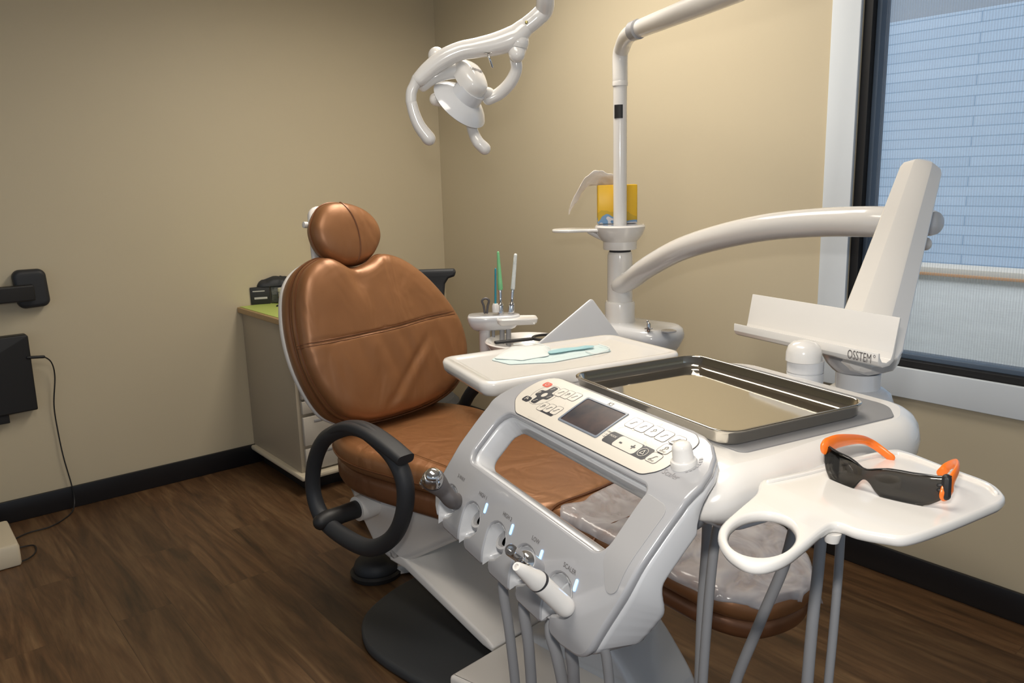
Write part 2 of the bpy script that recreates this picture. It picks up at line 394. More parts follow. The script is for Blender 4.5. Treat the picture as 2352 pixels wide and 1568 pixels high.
    def build(s, name, mats, parent=None, angle=38, root=None, fix=True):
        me = bpy.data.meshes.new(name); org = worldloc(parent) if parent else (root or Vector((0, 0, 0)))
        me.from_pydata([v-org for v in s.v], [], s.f)
        for m in (mats if isinstance(mats, (list, tuple)) else [mats]): me.materials.append(M[m] if isinstance(m, str) else m)
        if len(set(s.m)) > 1: me.polygons.foreach_set('material_index', s.m)
        if fix:
            bm = bmesh.new(); bm.from_mesh(me); bmesh.ops.recalc_face_normals(bm, faces=bm.faces); bm.to_mesh(me); bm.free()
        me.polygons.foreach_set('use_smooth', [True]*len(me.polygons)); me.set_sharp_from_angle(angle=math.radians(angle)); me.update()
        o = bpy.data.objects.new(name, me); COL.objects.link(o)
        if parent: o.parent = parent
        else: o.location = org
        return o
def worldloc(o):
    p = Vector((0, 0, 0))
    while o: p += o.location; o = o.parent
    return p
def thing(name, label, cat, at, group=None):
    o = bpy.data.objects.new(name, None); COL.objects.link(o); o.location = at; o.empty_display_size = .05
    o['label'] = label; o['category'] = cat
    if group: o['group'] = group
    return o
def tag(o, label, cat, group=None):
    o['label'] = label; o['category'] = cat
    if group: o['group'] = group
    return o
def struct(o): o['kind'] = 'structure'; return o
def px_w(w, d): return w*d/F

# ================================================================== the room
XW, YW, CZ = 2.66, 3.93, 2.62
I3 = lambda x, y, h: Vector((x, y, h))
struct(MB().box(-4.2, XW+.15, -2.6, YW+.15, -.06, 0, .001).build('floor', 'floor'))
struct(MB().box(-4.2, XW+.15, -2.6, YW+.15, CZ, CZ+.08, .001).build('ceiling', 'ceil'))
struct(MB().box(-4.2, XW+.02, YW, YW+.15, 0, CZ, .001).build('wall_left', 'wall'))
wy1 = P(1985, 0, x=XW).y; wy1b = P(1918, 0, x=XW).y; wz0 = P(2200, 868, x=XW).z; wz0b = P(2352, 952, x=XW).z
wy0, wz1 = -.75, 2.30
FX = lambda y, z, h: Vector((XW+.15-h, y, z))
struct(MB().slab([Vector(p) for p in ((-2.6, 0), (YW+.06, 0), (YW+.06, CZ), (-2.6, CZ))], lambda x, y, h: Vector((XW+.15-h, x, y)), 0, .15, .0005,
       holes=[[Vector(p) for p in ((wy0, wz0), (wy1, wz0), (wy1, wz1), (wy0, wz1))]]).build('wall_right', 'wall'))
struct(MB().box(-4.2, XW, YW-.014, YW, 0, .1, .004).build('baseboard_left', 'base'))
struct(MB().box(XW-.014, XW, -2.6, YW-.014, 0, .1, .004).build('baseboard_right', 'base'))
# window: painted casing, black frame, pane, insect screen
def ring(y0, y1, z0, z1, w, x0, x1, r=.002):
    m = MB(); m.slab([Vector(p) for p in ((y0, z0), (y1, z0), (y1, z1), (y0, z1))], lambda x, y, h: Vector((h, x, y)), x0, x1, r,
                     holes=[[Vector(p) for p in ((y0+w, z0+w), (y1-w, z0+w), (y1-w, z1-w), (y0+w, z1-w))]]); return m
cw = wy1b-wy1
struct(ring(wy0-cw, wy1b, wz0-cw*.92, wz1+cw, cw, XW-.016, XW, .003).build('trim_1', 'trim'))
win = struct(ring(wy0, wy1, wz0, wz1, .030, XW+.004, XW+.075).build('window_1', 'black'))
ring(wy0+.03, wy1-.03, wz0+.03, wz1-.03, .016, XW+.03, XW+.09).build('window_sash', mat('blue_grey_sash', (.10, .14, .20), .4), win)
MB().box(XW+.080, XW+.084, wy0+.04, wy1-.04, wz0+.04, wz1-.04, .0005).build('window_pane', 'pane', win)
v = [Vector((XW+.062, y, z)) for y, z in ((wy0+.035, wz0+.035), (wy1-.035, wz0+.035), (wy1-.035, wz1-.035), (wy0+.035, wz1-.035))]
v2 = [q+Vector((.0012, 0, 0)) for q in v]
MB().add(v+v2, [[0, 1, 2, 3], [7, 6, 5, 4], [0, 4, 5, 1], [1, 5, 6, 2], [2, 6, 7, 3], [3, 7, 4, 0]]).build('insect_screen', 'screenmesh', win)
# what stands outside the window
XC = 4.2; zc = P(2200, 622, x=XC).z
o = MB().box(XC, XC+.16, -3.2, 3.0, -.05, zc-.03, .004).build('rendered_low_wall', 'concrete'); tag(o, 'rough grey rendered low wall right outside the window', 'wall')
o = MB().box(XC-.015, XC+.17, -3.2, 3.0, zc-.03, zc+.012, .004).build('wall_coping', 'capstrip'); tag(o, 'beige flashing with an orange lower edge along the top of the low wall', 'coping')
MB().box(XC-.018, XC-.014, -3.2, 3.0, zc-.030, zc-.016, .001).build('orange_edge', 'rust', o)
XB = 5.2; zb = P(2120, 40, x=XB).z
o = MB().box(XB, XB+.2, -4, 4, -.05, zb, .004).build('brick_wall', 'brick'); tag(o, 'blue-grey painted brick wall of the neighbouring building outside the window', 'wall')
o = MB().box(XW+.15, XB, -4, 4, -.06, -.002, .002).build('ground', 'concrete'); struct(o)

# ================================================================== lights
def arealight(name, at, size, energy, col, aim=(0, 0, -1), shape='RECTANGLE'):
    ld = bpy.data.lights.new(name, 'AREA'); ld.shape = shape; ld.size, ld.size_y = size; ld.energy = energy; ld.color = col; ld.spread = 2.75
    ob = bpy.data.objects.new(name, ld); COL.objects.link(ob); ob.location = at; ob.rotation_euler = Vector(aim).to_track_quat('-Z', 'Y').to_euler(); return ob
def ceiling_light(x, y, label, e):
    t = thing('ceiling_light', label, 'light', (x, y, CZ), 'ceiling lights')
    MB().slab(rect(x-.31, x+.31, y-.61, y+.61, .01), I3, CZ-.02, CZ-.001, .003, holes=[rect(x-.28, x+.28, y-.58, y+.58, .01)]).build('frame', 'white2', t)
    MB().box(x-.279, x+.279, y-.579, y+.579, CZ-.012, CZ-.002, .001).build('diffuser', mat('lit_diffuser', (1, .93, .82), .5, emit=1.5), t)
    arealight('ceiling_lamp', (x, y, CZ-.03), (.54, 1.14), e, (1, .915, .80))
ceiling_light(.55, 1.0, 'rectangular ceiling light panel over the dentist side of the room', 14)
ceiling_light(1.85, 2.25, 'rectangular ceiling light panel over the far corner', 25)
# the camera's flash
fl = bpy.data.lights.new('camera_flash', 'AREA'); fl.shape = 'RECTANGLE'; fl.size = .07; fl.size_y = .045; fl.energy = 9; fl.color = (1, .95, .88)
fo = bpy.data.objects.new('camera_flash', fl); COL.objects.link(fo)
up = ROT @ Vector((0, 1, 0)); fo.location = CAM+up*.16+ROT @ Vector((-.02, 0, 0)); fo.rotation_euler = (ROT @ Vector((.05, -.05, -1))).to_track_quat('-Z', 'Y').to_euler()
sn = bpy.data.lights.new('daylight', 'SUN'); sn.energy = 4.5; sn.angle = .6; sn.color = (.95, .97, 1)
so = bpy.data.objects.new('daylight', sn); COL.objects.link(so); so.location = (0, 0, 6); so.rotation_euler = Vector((.58, .12, -1)).to_track_quat('-Z', 'Y').to_euler()
wd = bpy.data.worlds.new('World'); SC.world = wd; wd.use_nodes = True
bg = wd.node_tree.nodes['Background']; bg.inputs[0].default_value = (.70, .84, 1, 1); bg.inputs[1].default_value = .5
SC.view_settings.view_transform = 'Standard'; SC.view_settings.look = 'None'; SC.view_settings.gamma = 1; SC.view_settings.use_curve_mapping = False
SC.view_settings.exposure = 0

# ================================================================== dental chair
KO = Vector((1.37, 2.40, 0)); KA = Vector((.105, -.9945, 0)).normalized(); KB = Vector((-KA.y, KA.x, 0))
def K(a, b, z): return KO+KA*a+KB*b+Vector((0, 0, z))
kloc = lambda p: (round((p-KO).dot(KA), 3), round((p-KO).dot(KB), 3), round(p.z, 3))
chair = thing('dental_chair', 'bronze leather dental chair with a teardrop backrest and plastic-covered leg rest', 'dental chair', K(.55, 0, 0))
# --- seat
_h = [(-.11, -.12), (-.03, -.22), (.08, -.275), (.20, -.288), (.36, -.262), (.52, -.235), (.75, -.225), (.95, -.228)]
so_ = _h+[(a, -b) for a, b in _h[::-1]]
ztop = lambda a: .602-.012*math.sin(min(1, max(0, a/.95))*PI)
def seatf(dz=0, sg=1): return lambda x, y, h: K(x, y, ztop(x)+h+dz)
seat_outline = smooth_closed([Vector(p) for p in _h[:7]]+[Vector((.951, -.228)), Vector((.951, .228))]+[Vector((a, -b)) for a, b in _h[:7][::-1]], 6)
def cush(o, top, bot, r, seg=5, dome=.012):
    pr = []
    for k in range(seg+1): t = k/seg*PI/2; pr.append((r*(1-math.sin(t)), bot+r*(1-math.cos(t))))
    for k in range(seg+1): t = k/seg*PI/2; pr.append((r*(1-math.cos(t)), top-r*(1-math.sin(t))))
    return pr
seat = MB().sweep(seat_outline, seatf(), cush(0, 0, -.085, .032)).build('seat', 'leather', chair)
MB().tube([K(p.x, p.y, ztop(p.x)-.052)+(KB*(.001 if p.y > 0 else -.001)) for p in inset(ccw(seat_outline), -.001)], .0035, n=6, sub=1, closed=True).build('piping', 'leather2', seat)
lower = smooth_closed([Vector((p[0], p[1]*.95)) for p in so_], 5)
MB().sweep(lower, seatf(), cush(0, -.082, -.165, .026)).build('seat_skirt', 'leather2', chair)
# --- leg rest
zl = lambda a: .602-.10*max(0, (a-.95))**1.15/.6
def legf(dz=0): return lambda x, y, h: K(x, y, zl(x)+h+dz)
lo = [(.957, -.226), (1.10, -.223), (1.30, -.219), (1.42, -.205), (1.50, -.15), (1.535, -.04), (1.522, .05), (1.47, .125), (1.38, .185), (1.25, .213), (1.10, .22), (.957, .226)]
leg_outline = [Vector((.957, 0))]+smooth_open([Vector((*p, 0)) for p in lo], 6); leg_outline = [Vector((p[0], p[1])) for p in leg_outline]
legrest = MB().sweep(leg_outline[1:], legf(), cush(0, 0, -.058, .026)).build('leg_rest', 'leather', chair)
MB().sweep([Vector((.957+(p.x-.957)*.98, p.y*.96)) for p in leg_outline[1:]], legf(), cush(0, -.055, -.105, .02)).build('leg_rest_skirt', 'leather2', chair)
for aa in (.952, 1.10):
    MB().tube([K(aa+.02*math.sin((b+.24)/.48*PI), b, (zl(aa) if aa > .96 else ztop(aa))-(.001 if abs(b) < .2 else .018 if abs(b) < .226 else .045)) for b in (-.245, -.225, -.19, -.1, 0, .1, .19, .225, .245)], .004, n=6, sub=3).build('seam', 'leather2', legrest)
# --- clear plastic cover on the leg rest: a wrinkled sheet following the cushion and hanging over its end
def wr(x, y): return .006*noise.noise(Vector((x*9, y*14, 2)))+.004*noise.noise(Vector((x*26, y*20, 5)))
cv = []; cf = []; NA, NB = 70, 60
def legw(a, side):
    """half width of the leg rest at a, on the near (-1) or far (+1) side"""
    o = [(p[0], p[1]) for p in lo if (p[1] < 0) == (side < 0)]
    o = sorted(o)+[(1.538, 0)]
    for (a0, b0), (a1, b1) in zip(o, o[1:]):
        if a0 <= a <= a1: return abs(b0)+(abs(b1)-abs(b0))*(a-a0)/(a1-a0)
    return .223 if a < 1 else .0
def coverpt(a, t):
    sd = -1 if t < 0 else 1; w = legw(min(a, 1.532), sd)*1.01+.004; tt = min(1, abs(t)); bb = sd*w*math.sin(tt*PI/2)**.9
    ed = w-abs(bb); z = zl(min(a, 1.53))+.005+wr(a, bb)
    edg = min(ed, max(0, 1.545-a)*1.2)
    if edg < .028: z -= .028-math.sqrt(max(0, .028**2-(.028-edg)**2))
    if abs(t) > 1:
        dr = (abs(t)-1)/.4; z -= .10*dr*min(1, w/.07)*(1+.25*noise.noise(Vector((a*11, 0, 3)))); bb += sd*(.006+.022*dr*(.6+noise.noise(Vector((a*16, 1, 7)))))
    return K(a+(.010*max(0, abs(t)-1)/.4 if a > 1.45 else 0), bb, z)
for i in range(NA+1):
    a = .985+.555*(1-(1-i/NA)**1.15)
    for j in range(NB+1):
        t = -.93+2.33*j/NB; cv.append(coverpt(a+.02*noise.noise(Vector((t*4, 3, 0)))*(1-i/NA), t))
for i in range(NA):
    for j in range(NB): k = i*(NB+1)+j; cf.append([k, k+1, k+NB+2, k+NB+1])
o = MB().add(cv, cf).build('plastic_cover', 'cover', None, 60, root=K(1.3, 0, .6), fix=False); tag(o, 'wrinkled clear plastic sheet over the foot end of the dental chair', 'plastic cover')
md = o.modifiers.new('thick', 'SOLIDIFY'); md.thickness = .0012; md.offset = 1
# --- backrest: padded teardrop, built on a tilted plane
bo = Vector((1.345, 2.36, .86)); bn = (-KA*-.965+Vector((0, 0, .26))).normalized(); bn = (KA*.965+Vector((0, 0, .26))).normalized()
bx = KB.copy(); by = bn.cross(bx).normalized()
if by.z < 0: by = -by
def Bpx(px, py, off=0):
    r = ray(px, py); t = (bo+bn*off-CAM).dot(bn)/r.dot(bn); q = CAM+r*t-bo; return Vector((q.dot(bx), q.dot(by)))
face = [Bpx(*p, .02) for p in ((762, 590), (728, 600), (702, 632), (692, 690), (698, 765), (718, 840), (752, 905), (795, 950), (855, 962), (930, 945), (1010, 912), (1060, 868), (1080, 810), (1068, 745), (1036, 690), (985, 632), (930, 592), (882, 580), (850, 602), (812, 614))]
fo_ = smooth_closed(face, 8)
cen = sum(fo_, Vector((0, 0)))/len(fo_)
fB = lambda x, y, h: bo+bx*x+by*y+bn*h
skirt = [Bpx(*p, -.075) for p in ((740, 596), (702, 608), (672, 640), (660, 690), (666, 772), (690, 855), (730, 930), (768, 964), (830, 974), (920, 955), (1000, 925), (1055, 880), (1072, 812), (1064, 748), (1030, 694), (980, 640), (928, 604), (884, 592), (850, 610), (806, 616))]
sk_ = smooth_closed(skirt, 8)
MB().sweep(sk_, fB, [(.03, -.150), (.004, -.145), (-.003, -.130), (-.004, -.118), (-.002, -.114)]).build('backrest_shell', 'white2', chair)
m = MB(); vs = []; n = len(sk_); A_, B_ = ccw(sk_), ccw(fo_)
# side band between the back shell and the front cushion, with a rolled pleat
rowsB = [(0, -.113, .0), (0, -.100, -.004), (.12, -.080, -.007), (.32, -.064, -.006), (.46, -.056, .002), (.50, -.050, .004), (.62, -.042, -.004), (.85, -.030, -.004), (.99, -.022, .003)]
m2_, fs = [], []
for t_, h_, g_ in rowsB:
    for p, q in zip(A_, B_):
        c_ = p.lerp(q, t_); c_ = c_+(c_-cen).normalized()*-g_; vs.append(fB(c_.x, c_.y, h_))
for k in range(len(rowsB)-1):
    for i in range(n): j = (i+1) % n; fs.append([k*n+i, k*n+j, (k+1)*n+j, (k+1)*n+i])
side = m.add(vs, fs).build('backrest_side', 'leather', chair, 60)
_t0, _t1 = Bpx(985, 760, .03), Bpx(895, 935, .03)
def folds(x, y):
    """sewn-in pleats and wrinkles of the lower back"""
    q = Vector((x, y)); d = 0
    ys = Bpx(880, 758, .03).y; below = 1/(1+math.exp((y-ys+.02)/.015)) if True else 0
    e = (_t1-_t0); L_ = e.length; e = e/L_; w = (q-_t0); al = w.dot(e)/L_; pe = w.x*e.y-w.y*e.x
    d -= .006*math.exp(-(pe/.012)**2)*max(0, min(1, al*4))*max(0, min(1, (1.15-al)*4))
    d += .0035*math.exp(-((pe+.028)/.016)**2)*max(0, min(1, al*4))*max(0, min(1, (1.15-al)*4))
    d += below*.007*noise.noise(Vector((x*22+y*4, y*5, .3)))
    d += (1-below)*.004*noise.noise(Vector((x*10, y*8, 4)))
    nk = Bpx(825, 650, .03); d -= .010*math.exp(-((x-nk.x)/.03)**2-((y-nk.y-.02)/.05)**2)
    sy = _seam_y(x); d -= .006*math.exp(-((y-sy)/.006)**2)
    return d
_sp = [Bpx(*p, .03) for p in ((697, 793), (760, 782), (830, 768), (910, 750), (980, 730), (1045, 716))]
def _seam_y(x):
    for a, b in zip(_sp, _sp[1:]):
        if x <= b.x or b is _sp[-1]: return a.y+(b.y-a.y)*(x-a.x)/(b.x-a.x)
bprof0 = [(.97, -.040), (1.0, -.024), (1.002, -.012), (.996, .002), (.98, .012), (.955, .020), (.92, .026), (.86, .031), (.76, .035), (.62, .038), (.45, .040), (.22, .042), (.04, .042)]
bprof = []
for (s0, h0), (s1, h1) in zip(bprof0, bprof0[1:]):
    nn_ = max(1, int(abs(s0-s1)/.022))
    for k in range(nn_): bprof.append((s0+(s1-s0)*k/nn_, h0+(h1-h0)*k/nn_))
bprof.append(bprof0[-1])
fBf = lambda x, y, h: fB(x, y, h+(folds(x, y)*min(1, max(0, (h-.005)/.03)) if h > .005 else 0))
backrest = MB().dome(fo_, fBf, bprof).build('backrest', 'leather', chair, 80)
def backsurf(x, y):
    q = Vector((x, y))-cen; best = min(fo_, key=lambda p: -(p-cen).normalized().dot(q.normalized())); r = q.length/(best-cen).length
    hs = bprof0[2:]; h = hs[-1][1]
    for (s0, h0), (s1, h1) in zip(hs, hs[1:]):
        if s1 <= r <= s0: h = h0+(h1-h0)*(r-s0)/(s1-s0)
    if r > hs[0][0]: h = hs[0][1]
    return fBf(x, y, h+.0008)
sm = smooth_open([Vector((*Bpx(*p, .03), 0)) for p in ((697, 793), (760, 782), (830, 768), (910, 750), (980, 730), (1045, 716))], 8)
MB().tube([backsurf(p.x, p.y+.004) for p in sm], .0020, n=6, sub=1).build('seam', 'leather2', backrest)
MB().tube([backsurf(p.x, p.y-.006) for p in sm], .0016, n=6, sub=1).build('seam', 'leather2', backrest)
MB().tube([fB(p.x, p.y, -.020) for p in inset(ccw(fo_), -.001)], .003, n=6, sub=1, closed=True).build('piping', 'leather2', backrest)
MB().tube([fB(p.x, p.y, -.053) for p in inset([a.lerp(b, .48) for a, b in zip(A_, B_)], -.005)], .003, n=6, sub=1, closed=True).build('piping', 'leather2', side)
# --- headrest
ho = P(797, 536, d=(bo-CAM).length*1.01)
hn = (KA*.93+Vector((0, 0, .20))+KB*-.03).normalized(); hx = (KB*.98+Vector((0, 0, -.10))).normalized(); hx = (hx-hn*hx.dot(hn)).normalized(); hy = hn.cross(hx); hy = hy if hy.z > 0 else -hy
def Hpx(px, py):
    r = ray(px, py); t = (ho-CAM).dot(hn)/r.dot(hn); q = CAM+r*t-ho; return Vector((q.dot(hx), q.dot(hy)))
hf = smooth_closed([Hpx(*p) for p in ((728, 500), (724, 527), (734, 560), (756, 588), (790, 605), (825, 606), (855, 592), (874, 562), (879, 535), (868, 505), (842, 480), (805, 465), (768, 462), (742, 474))], 7)
fH = lambda x, y, h: ho+hx*x+hy*y+hn*h
hprof = [(.70, -.085), (.88, -.080), (.97, -.062), (1.0, -.034), (.995, -.020), (.975, -.010), (.94, -.002), (.87, .006), (.76, .012), (.58, .017), (.35, .020), (.15, .021)]
headrest = MB().dome(hf, fH, hprof).build('headrest', 'leather', chair)
hc = sum(hf, Vector((0, 0)))/len(hf)
def headsurf(x, y):
    q = Vector((x, y))-hc; best = min(hf, key=lambda p: -(p-hc).normalized().dot(q.normalized())); r = q.length/(best-hc).length; hs = hprof[3:]; h = hs[-1][1]
    for (s0, h0), (s1, h1) in zip(hs, hs[1:]):
        if s1 <= r <= s0: h = h0+(h1-h0)*(r-s0)/(s1-s0)
    if r > 1: h = hs[0][1]
    return fH(x, y, h)
hs_ = smooth_open([Vector((*Hpx(*p), 0)) for p in ((784, 464), (805, 500), (818, 540), (823, 580), (820, 604))], 8)
MB().tube([headsurf(p.x, p.y) for p in hs_], .0032, n=6, sub=1).build('seam', 'leather2', headrest)
MB().tube([fH(p.x, p.y, -.036) for p in inset(ccw(hf), -.001)], .003, n=6, sub=1, closed=True).build('piping', 'leather2', headrest)
st = P(745, 560, d=(ho-CAM).length+.14)
MB().slab(rect(-.055, .055, -.24, .13, .04), lambda x, y, h: ho+hx*(x-.03)+hy*(y-.02)-hn*(.11-h)+hn*0, 0, .022, .008).build('headrest_bracket', 'white2', chair)
MB().lathe([(.006, 0), (.011, .003), (.011, .016), (.006, .018)], ho-hx*.088+hy*.045-hn*.10, -hx, 16).build('headrest_knob', 'white', chair)
# --- armrest loops (dentist side and far side)
def loopat(pxs, rad, mid, name='armrest'):
    return MB().tube(pxs, rad, n=14, sub=6, closed=True)
ac = P(832, 1118, d=2.42); an = -KB
def Apx(px, py, off=0):
    r = ray(px, py); t = ((ac+KB*off)-CAM).dot(KB)/r.dot(KB); return CAM+r*t
lp = [(790, 985), (745, 1010), (722, 1065), (720, 1130), (742, 1190), (790, 1232), (850, 1258), (900, 1235), (927, 1180), (930, 1110), (905, 1050), (860, 1005), (825, 985)]
lpts = [Apx(*p) for p in lp]
arm = MB().tube(lpts, [.023, .024, .024, .024, .026, .027, .026, .024, .024, .025, .025, .024, .023], n=16, sub=6, closed=True).build('armrest', 'blackm', chair)
pad = [Apx(*p)+KB*.0 for p in ((752, 1000), (785, 981), (815, 979), (850, 993), (893, 1023), (932, 1055))]
MB().tube(pad, [.020, .026, .029, .030, .030, .028], n=16, sub=8, ends='flat', sec=[(math.copysign(abs(math.cos(t))**.5, math.cos(t)), .52*math.copysign(abs(math.sin(t))**.6, math.sin(t))) for t in [2*PI*(i+.5)/24 for i in range(24)]], up=(0, 0, 1)).build('armrest_pad', 'blackm', arm)
hub = Apx(752, 1193); hub_in = hub+KB*.115
MB().tube([hub-KB*.022, hub, hub+KB*.05, hub_in], [.026, .03, .028, .029], n=20, sub=2).build('armrest_hub', 'black', arm)
MB().tube([hub_in-KB*.006, hub_in+KB*.02, hub_in+KB*.09], [.040, .042, .040], n=24, sub=2, ends='flat').build('armrest_socket', 'white2', chair)
far = [Apx(*p)+KB*.0 for p in ()]
loff = .325-(ac-KO).dot(KB)
arm2 = MB().tube([q+KB*loff-KA*.09 for q in lpts], .023, n=14, sub=6, closed=True).build('armrest', 'blackm', chair)
# --- body under the seat, lift arm, base
ub = P(900, 1200, d=2.4)
def Kp(px, py, b):
    r = ray(px, py); t = (KO+KB*b-CAM).dot(KB)/r.dot(KB); return CAM+r*t
fK = lambda x, y, h: KO+KA*x+KB*h+Vector((0, 0, y))
MB().slab(rounded([Vector(p) for p in ((-.02, .46), (.035, .335), (.14, .212), (.25, .186), (.60, .40), (.92, .43), (.92, .47), (-.02, .47))], [.03, .05, .06, .04, .05, .02, .02, .02]), fK, -.20, .20, .025).build('seat_body', 'white2', chair)
MB().slab(rounded([Vector(p) for p in ((.22, .255), (.30, .232), (.675, .108), (.705, .092), (.70, .072), (.66, .078), (.30, .196), (.22, .20))], .008), fK, -.20, .20, .008).build('lift_arm', 'white2', chair)
pl = [(.10, .30), (.11, 0), (.13, -.15), (.19, -.29), (.30, -.37), (.42, -.395), (.60, -.39), (.72, -.375), (.74, .30)]
fF = lambda x, y, h: K(x, y, h)
MB().slab(smooth_closed([Vector(p) for p in pl[:8]]+[Vector((.76, -.3)), Vector((.77, .2)), Vector((.72, .31)), Vector((.2, .33))], 5), fF, 0, .034, .012).build('base_plate', 'dplate', chair)
cvr = smooth_open([Vector((*p, 0)) for p in ((.93, .235), (1.0, .222), (1.06, .185), (1.12, .12), (1.165, .06), (1.19, .001))], 6)
co_ = [Vector((.705, .001)), Vector((.705, .092)), Vector((.80, .11)), Vector((.87, .19))]+[Vector((p[0], p[1])) for p in cvr]
MB().slab(rounded(co_, .012, 3), fK, -.10, .13, .02).build('base_cover', 'cool', chair)
MB().slab(rounded([Vector(p) for p in ((.706, -.37), (1.0, -.33), (1.08, -.2), (1.08, .04), (1.0, .10), (.706, .12))], [.01, .08, .08, .05, .05, .02]), fF, 0, .09, .012).build('base_housing', 'white2', chair)
# --- foot control beside the base
fp = P(865, 1318, z=.0)
ft = thing('foot_control', 'dark domed foot control with white bracket on the floor behind the chair base', 'foot pedal', fp)
MB().lathe([(.075, 0), (.092, .003), (.094, .018), (.086, .026)], fp, n=36).build('pedal_base', 'black', ft)
MB().lathe([(.080, .026), (.082, .034), (.074, .055), (.055, .072), (.028, .081), (.004, .083)], fp, n=36).build('pedal_dome', 'blackm', ft)
_fx = Vector((.9, -.35, 0)).normalized(); _fy = Vector((.35, .9, 0)).normalized()
MB().box(.070, .22, -.045, .045, .004, .040, .008, f=lambda x, y, h: fp+_fx*x+_fy*y+Vector((0, 0, h))).mtl(1).box(.11, .20, -.025, .025, .040, .043, .001, f=lambda x, y, h: fp+_fx*x+_fy*y+Vector((0, 0, h))).build('bracket', ['white2', 'gap'], ft)

# ================================================================== delivery unit
unit = thing('delivery_unit', 'white and silver dentist delivery unit with button panel, screen and handpiece holders', 'dental delivery unit', G(0, 0, .9))
# curved front shell: profile in (v, z), arc length s
_pr = [(-.120, 1.101), (-.165, 1.094), (-.235, 1.066), (-.255, 1.050), (-.285, 1.020), (-.315, .985), (-.335, .940), (-.350, .898), (-.353, .870), (-.353, .80)]
_cum = [0]
for (a, b), (c, d) in zip(_pr, _pr[1:]): _cum.append(_cum[-1]+math.hypot(c-a, d-b))
_pp = smooth_open([Vector((p[0], p[1], c)) for p, c in zip(_pr, _cum)], 10)
def prof_at(s, wd=3):
    s = max(_pp[0][2], min(_pp[-1][2]-1e-6, s))
    lo = 0
    for i in range(len(_pp)-1):
        if _pp[i][2] <= s <= _pp[i+1][2]: lo = i; break
    a, b = _pp[lo], _pp[lo+1]; t = (s-a[2])/max(1e-9, b[2]-a[2])
    i0 = max(0, lo-wd); i1 = min(len(_pp)-1, lo+wd+1); tn = Vector((_pp[i1][0]-_pp[i0][0], _pp[i1][1]-_pp[i0][1])).normalized()
    return a[0]+(b[0]-a[0])*t, a[1]+(b[1]-a[1])*t, tn
def S(u, s, h=0):
    """point of the front shell; h outwards (towards the dentist)"""
    v, z, tn = prof_at(s, 3 if h > -.0105 else 14); n = Vector((tn.y, -tn.x))   # tangent goes down/front, so the outward normal is
    if n.x > 0 or n.y < 0: n = Vector((-abs(n.x), abs(n.y)))
    return G(u, v+n.x*h, z+n.y*h)
def Shit(px, py):
    r = ray(px, py); o = loc(CAM); du, dv, dz = r.dot(UU), r.dot(UV), r.z; best = None
    for a, b in zip(_pp, _pp[1:]):
        ev, ez = b[0]-a[0], b[1]-a[1]; det = dv*(-ez)+ev*dz
        if abs(det) < 1e-12: continue
        rv, rz = a[0]-o.y, a[1]-o.z; t = (rv*(-ez)+ev*rz)/det; k = (dv*rz-dz*rv)/det
        if -.01 <= k <= 1.01 and t > 0: best = Vector((o.x+t*du, a[2]+k*(b[2]-a[2]))); break
    return best or Vector((0, .1))
def densify(L, ml):
    out = []
    for i in range(len(L)):
        a, b = L[i-1], L[i]; d = (b-a).length
        if d < 6e-5: continue
        n = max(1, int(math.ceil(d/ml)))
        out += [a.lerp(b, k/n) for k in range(1, n+1)]
    return out
def capfill(m, loops, f, step, flip):
    """fill a flat region with holes, cut in strips along s, and map it"""
    bm = bmesh.new(); ys = []
    for L in loops:
        vs = [bm.verts.new((p.x, p.y, 0)) for p in L]; ys += [p.y for p in L]
        for i in range(len(vs)): bm.edges.new((vs[i-1], vs[i]))
    bmesh.ops.triangle_fill(bm, use_beauty=True, use_dissolve=False, edges=bm.edges[:], normal=(0, 0, 1))
    y = min(ys)+step*.37
    while y < max(ys):
        bmesh.ops.bisect_plane(bm, geom=bm.verts[:]+bm.edges[:]+bm.faces[:], dist=1e-6, plane_co=(0, y, 0), plane_no=(0, 1, 0)); y += step
    bm.normal_update(); bm.verts.index_update(); fs = []
    for fc in bm.faces:
        q = [v.index for v in fc.verts]
        if (fc.normal.z < 0) != flip: q.reverse()
        fs.append(q)
    m.add([f(v.co.x, v.co.y) for v in bm.verts], fs); bm.free()
def sheet(outline, holes, h0, h1, r=.003, step=.006, rb=None, hf=None):
    """outline in (u, s) bent over the front profile, thickness h0..h1, rounded edges"""
    rb = r*.5 if rb is None else rb; nb = 2 if rb < .005 else 5; hf = hf or (lambda u, s, h: h)
    pr = [(rb*(1-math.sin(k/nb*PI/2)), h0+rb*(1-math.cos(k/nb*PI/2))) for k in range(nb+1)]
    pr += [(r*(1-math.cos(k/3*PI/2)), h1-r*(1-math.sin(k/3*PI/2))) for k in range(4)]
    f = lambda x, y, h: S(x, y, hf(x, y, h)); ml = .004 if (h1-h0) > .004 else .006
    O = densify(ccw(outline), ml); Hs = [densify(ccw(h), ml) for h in holes]
    m = MB(); m.sweep(O, f, pr, holes=Hs, cap0=False, cap1=False)
    for (ins, h), flip in ((pr[0], True), (pr[-1], False)):
        capfill(m, [inset(O, ins)]+[inset(q, -ins) for q in Hs], lambda x, y: f(x, y, h), step, flip)
    return m
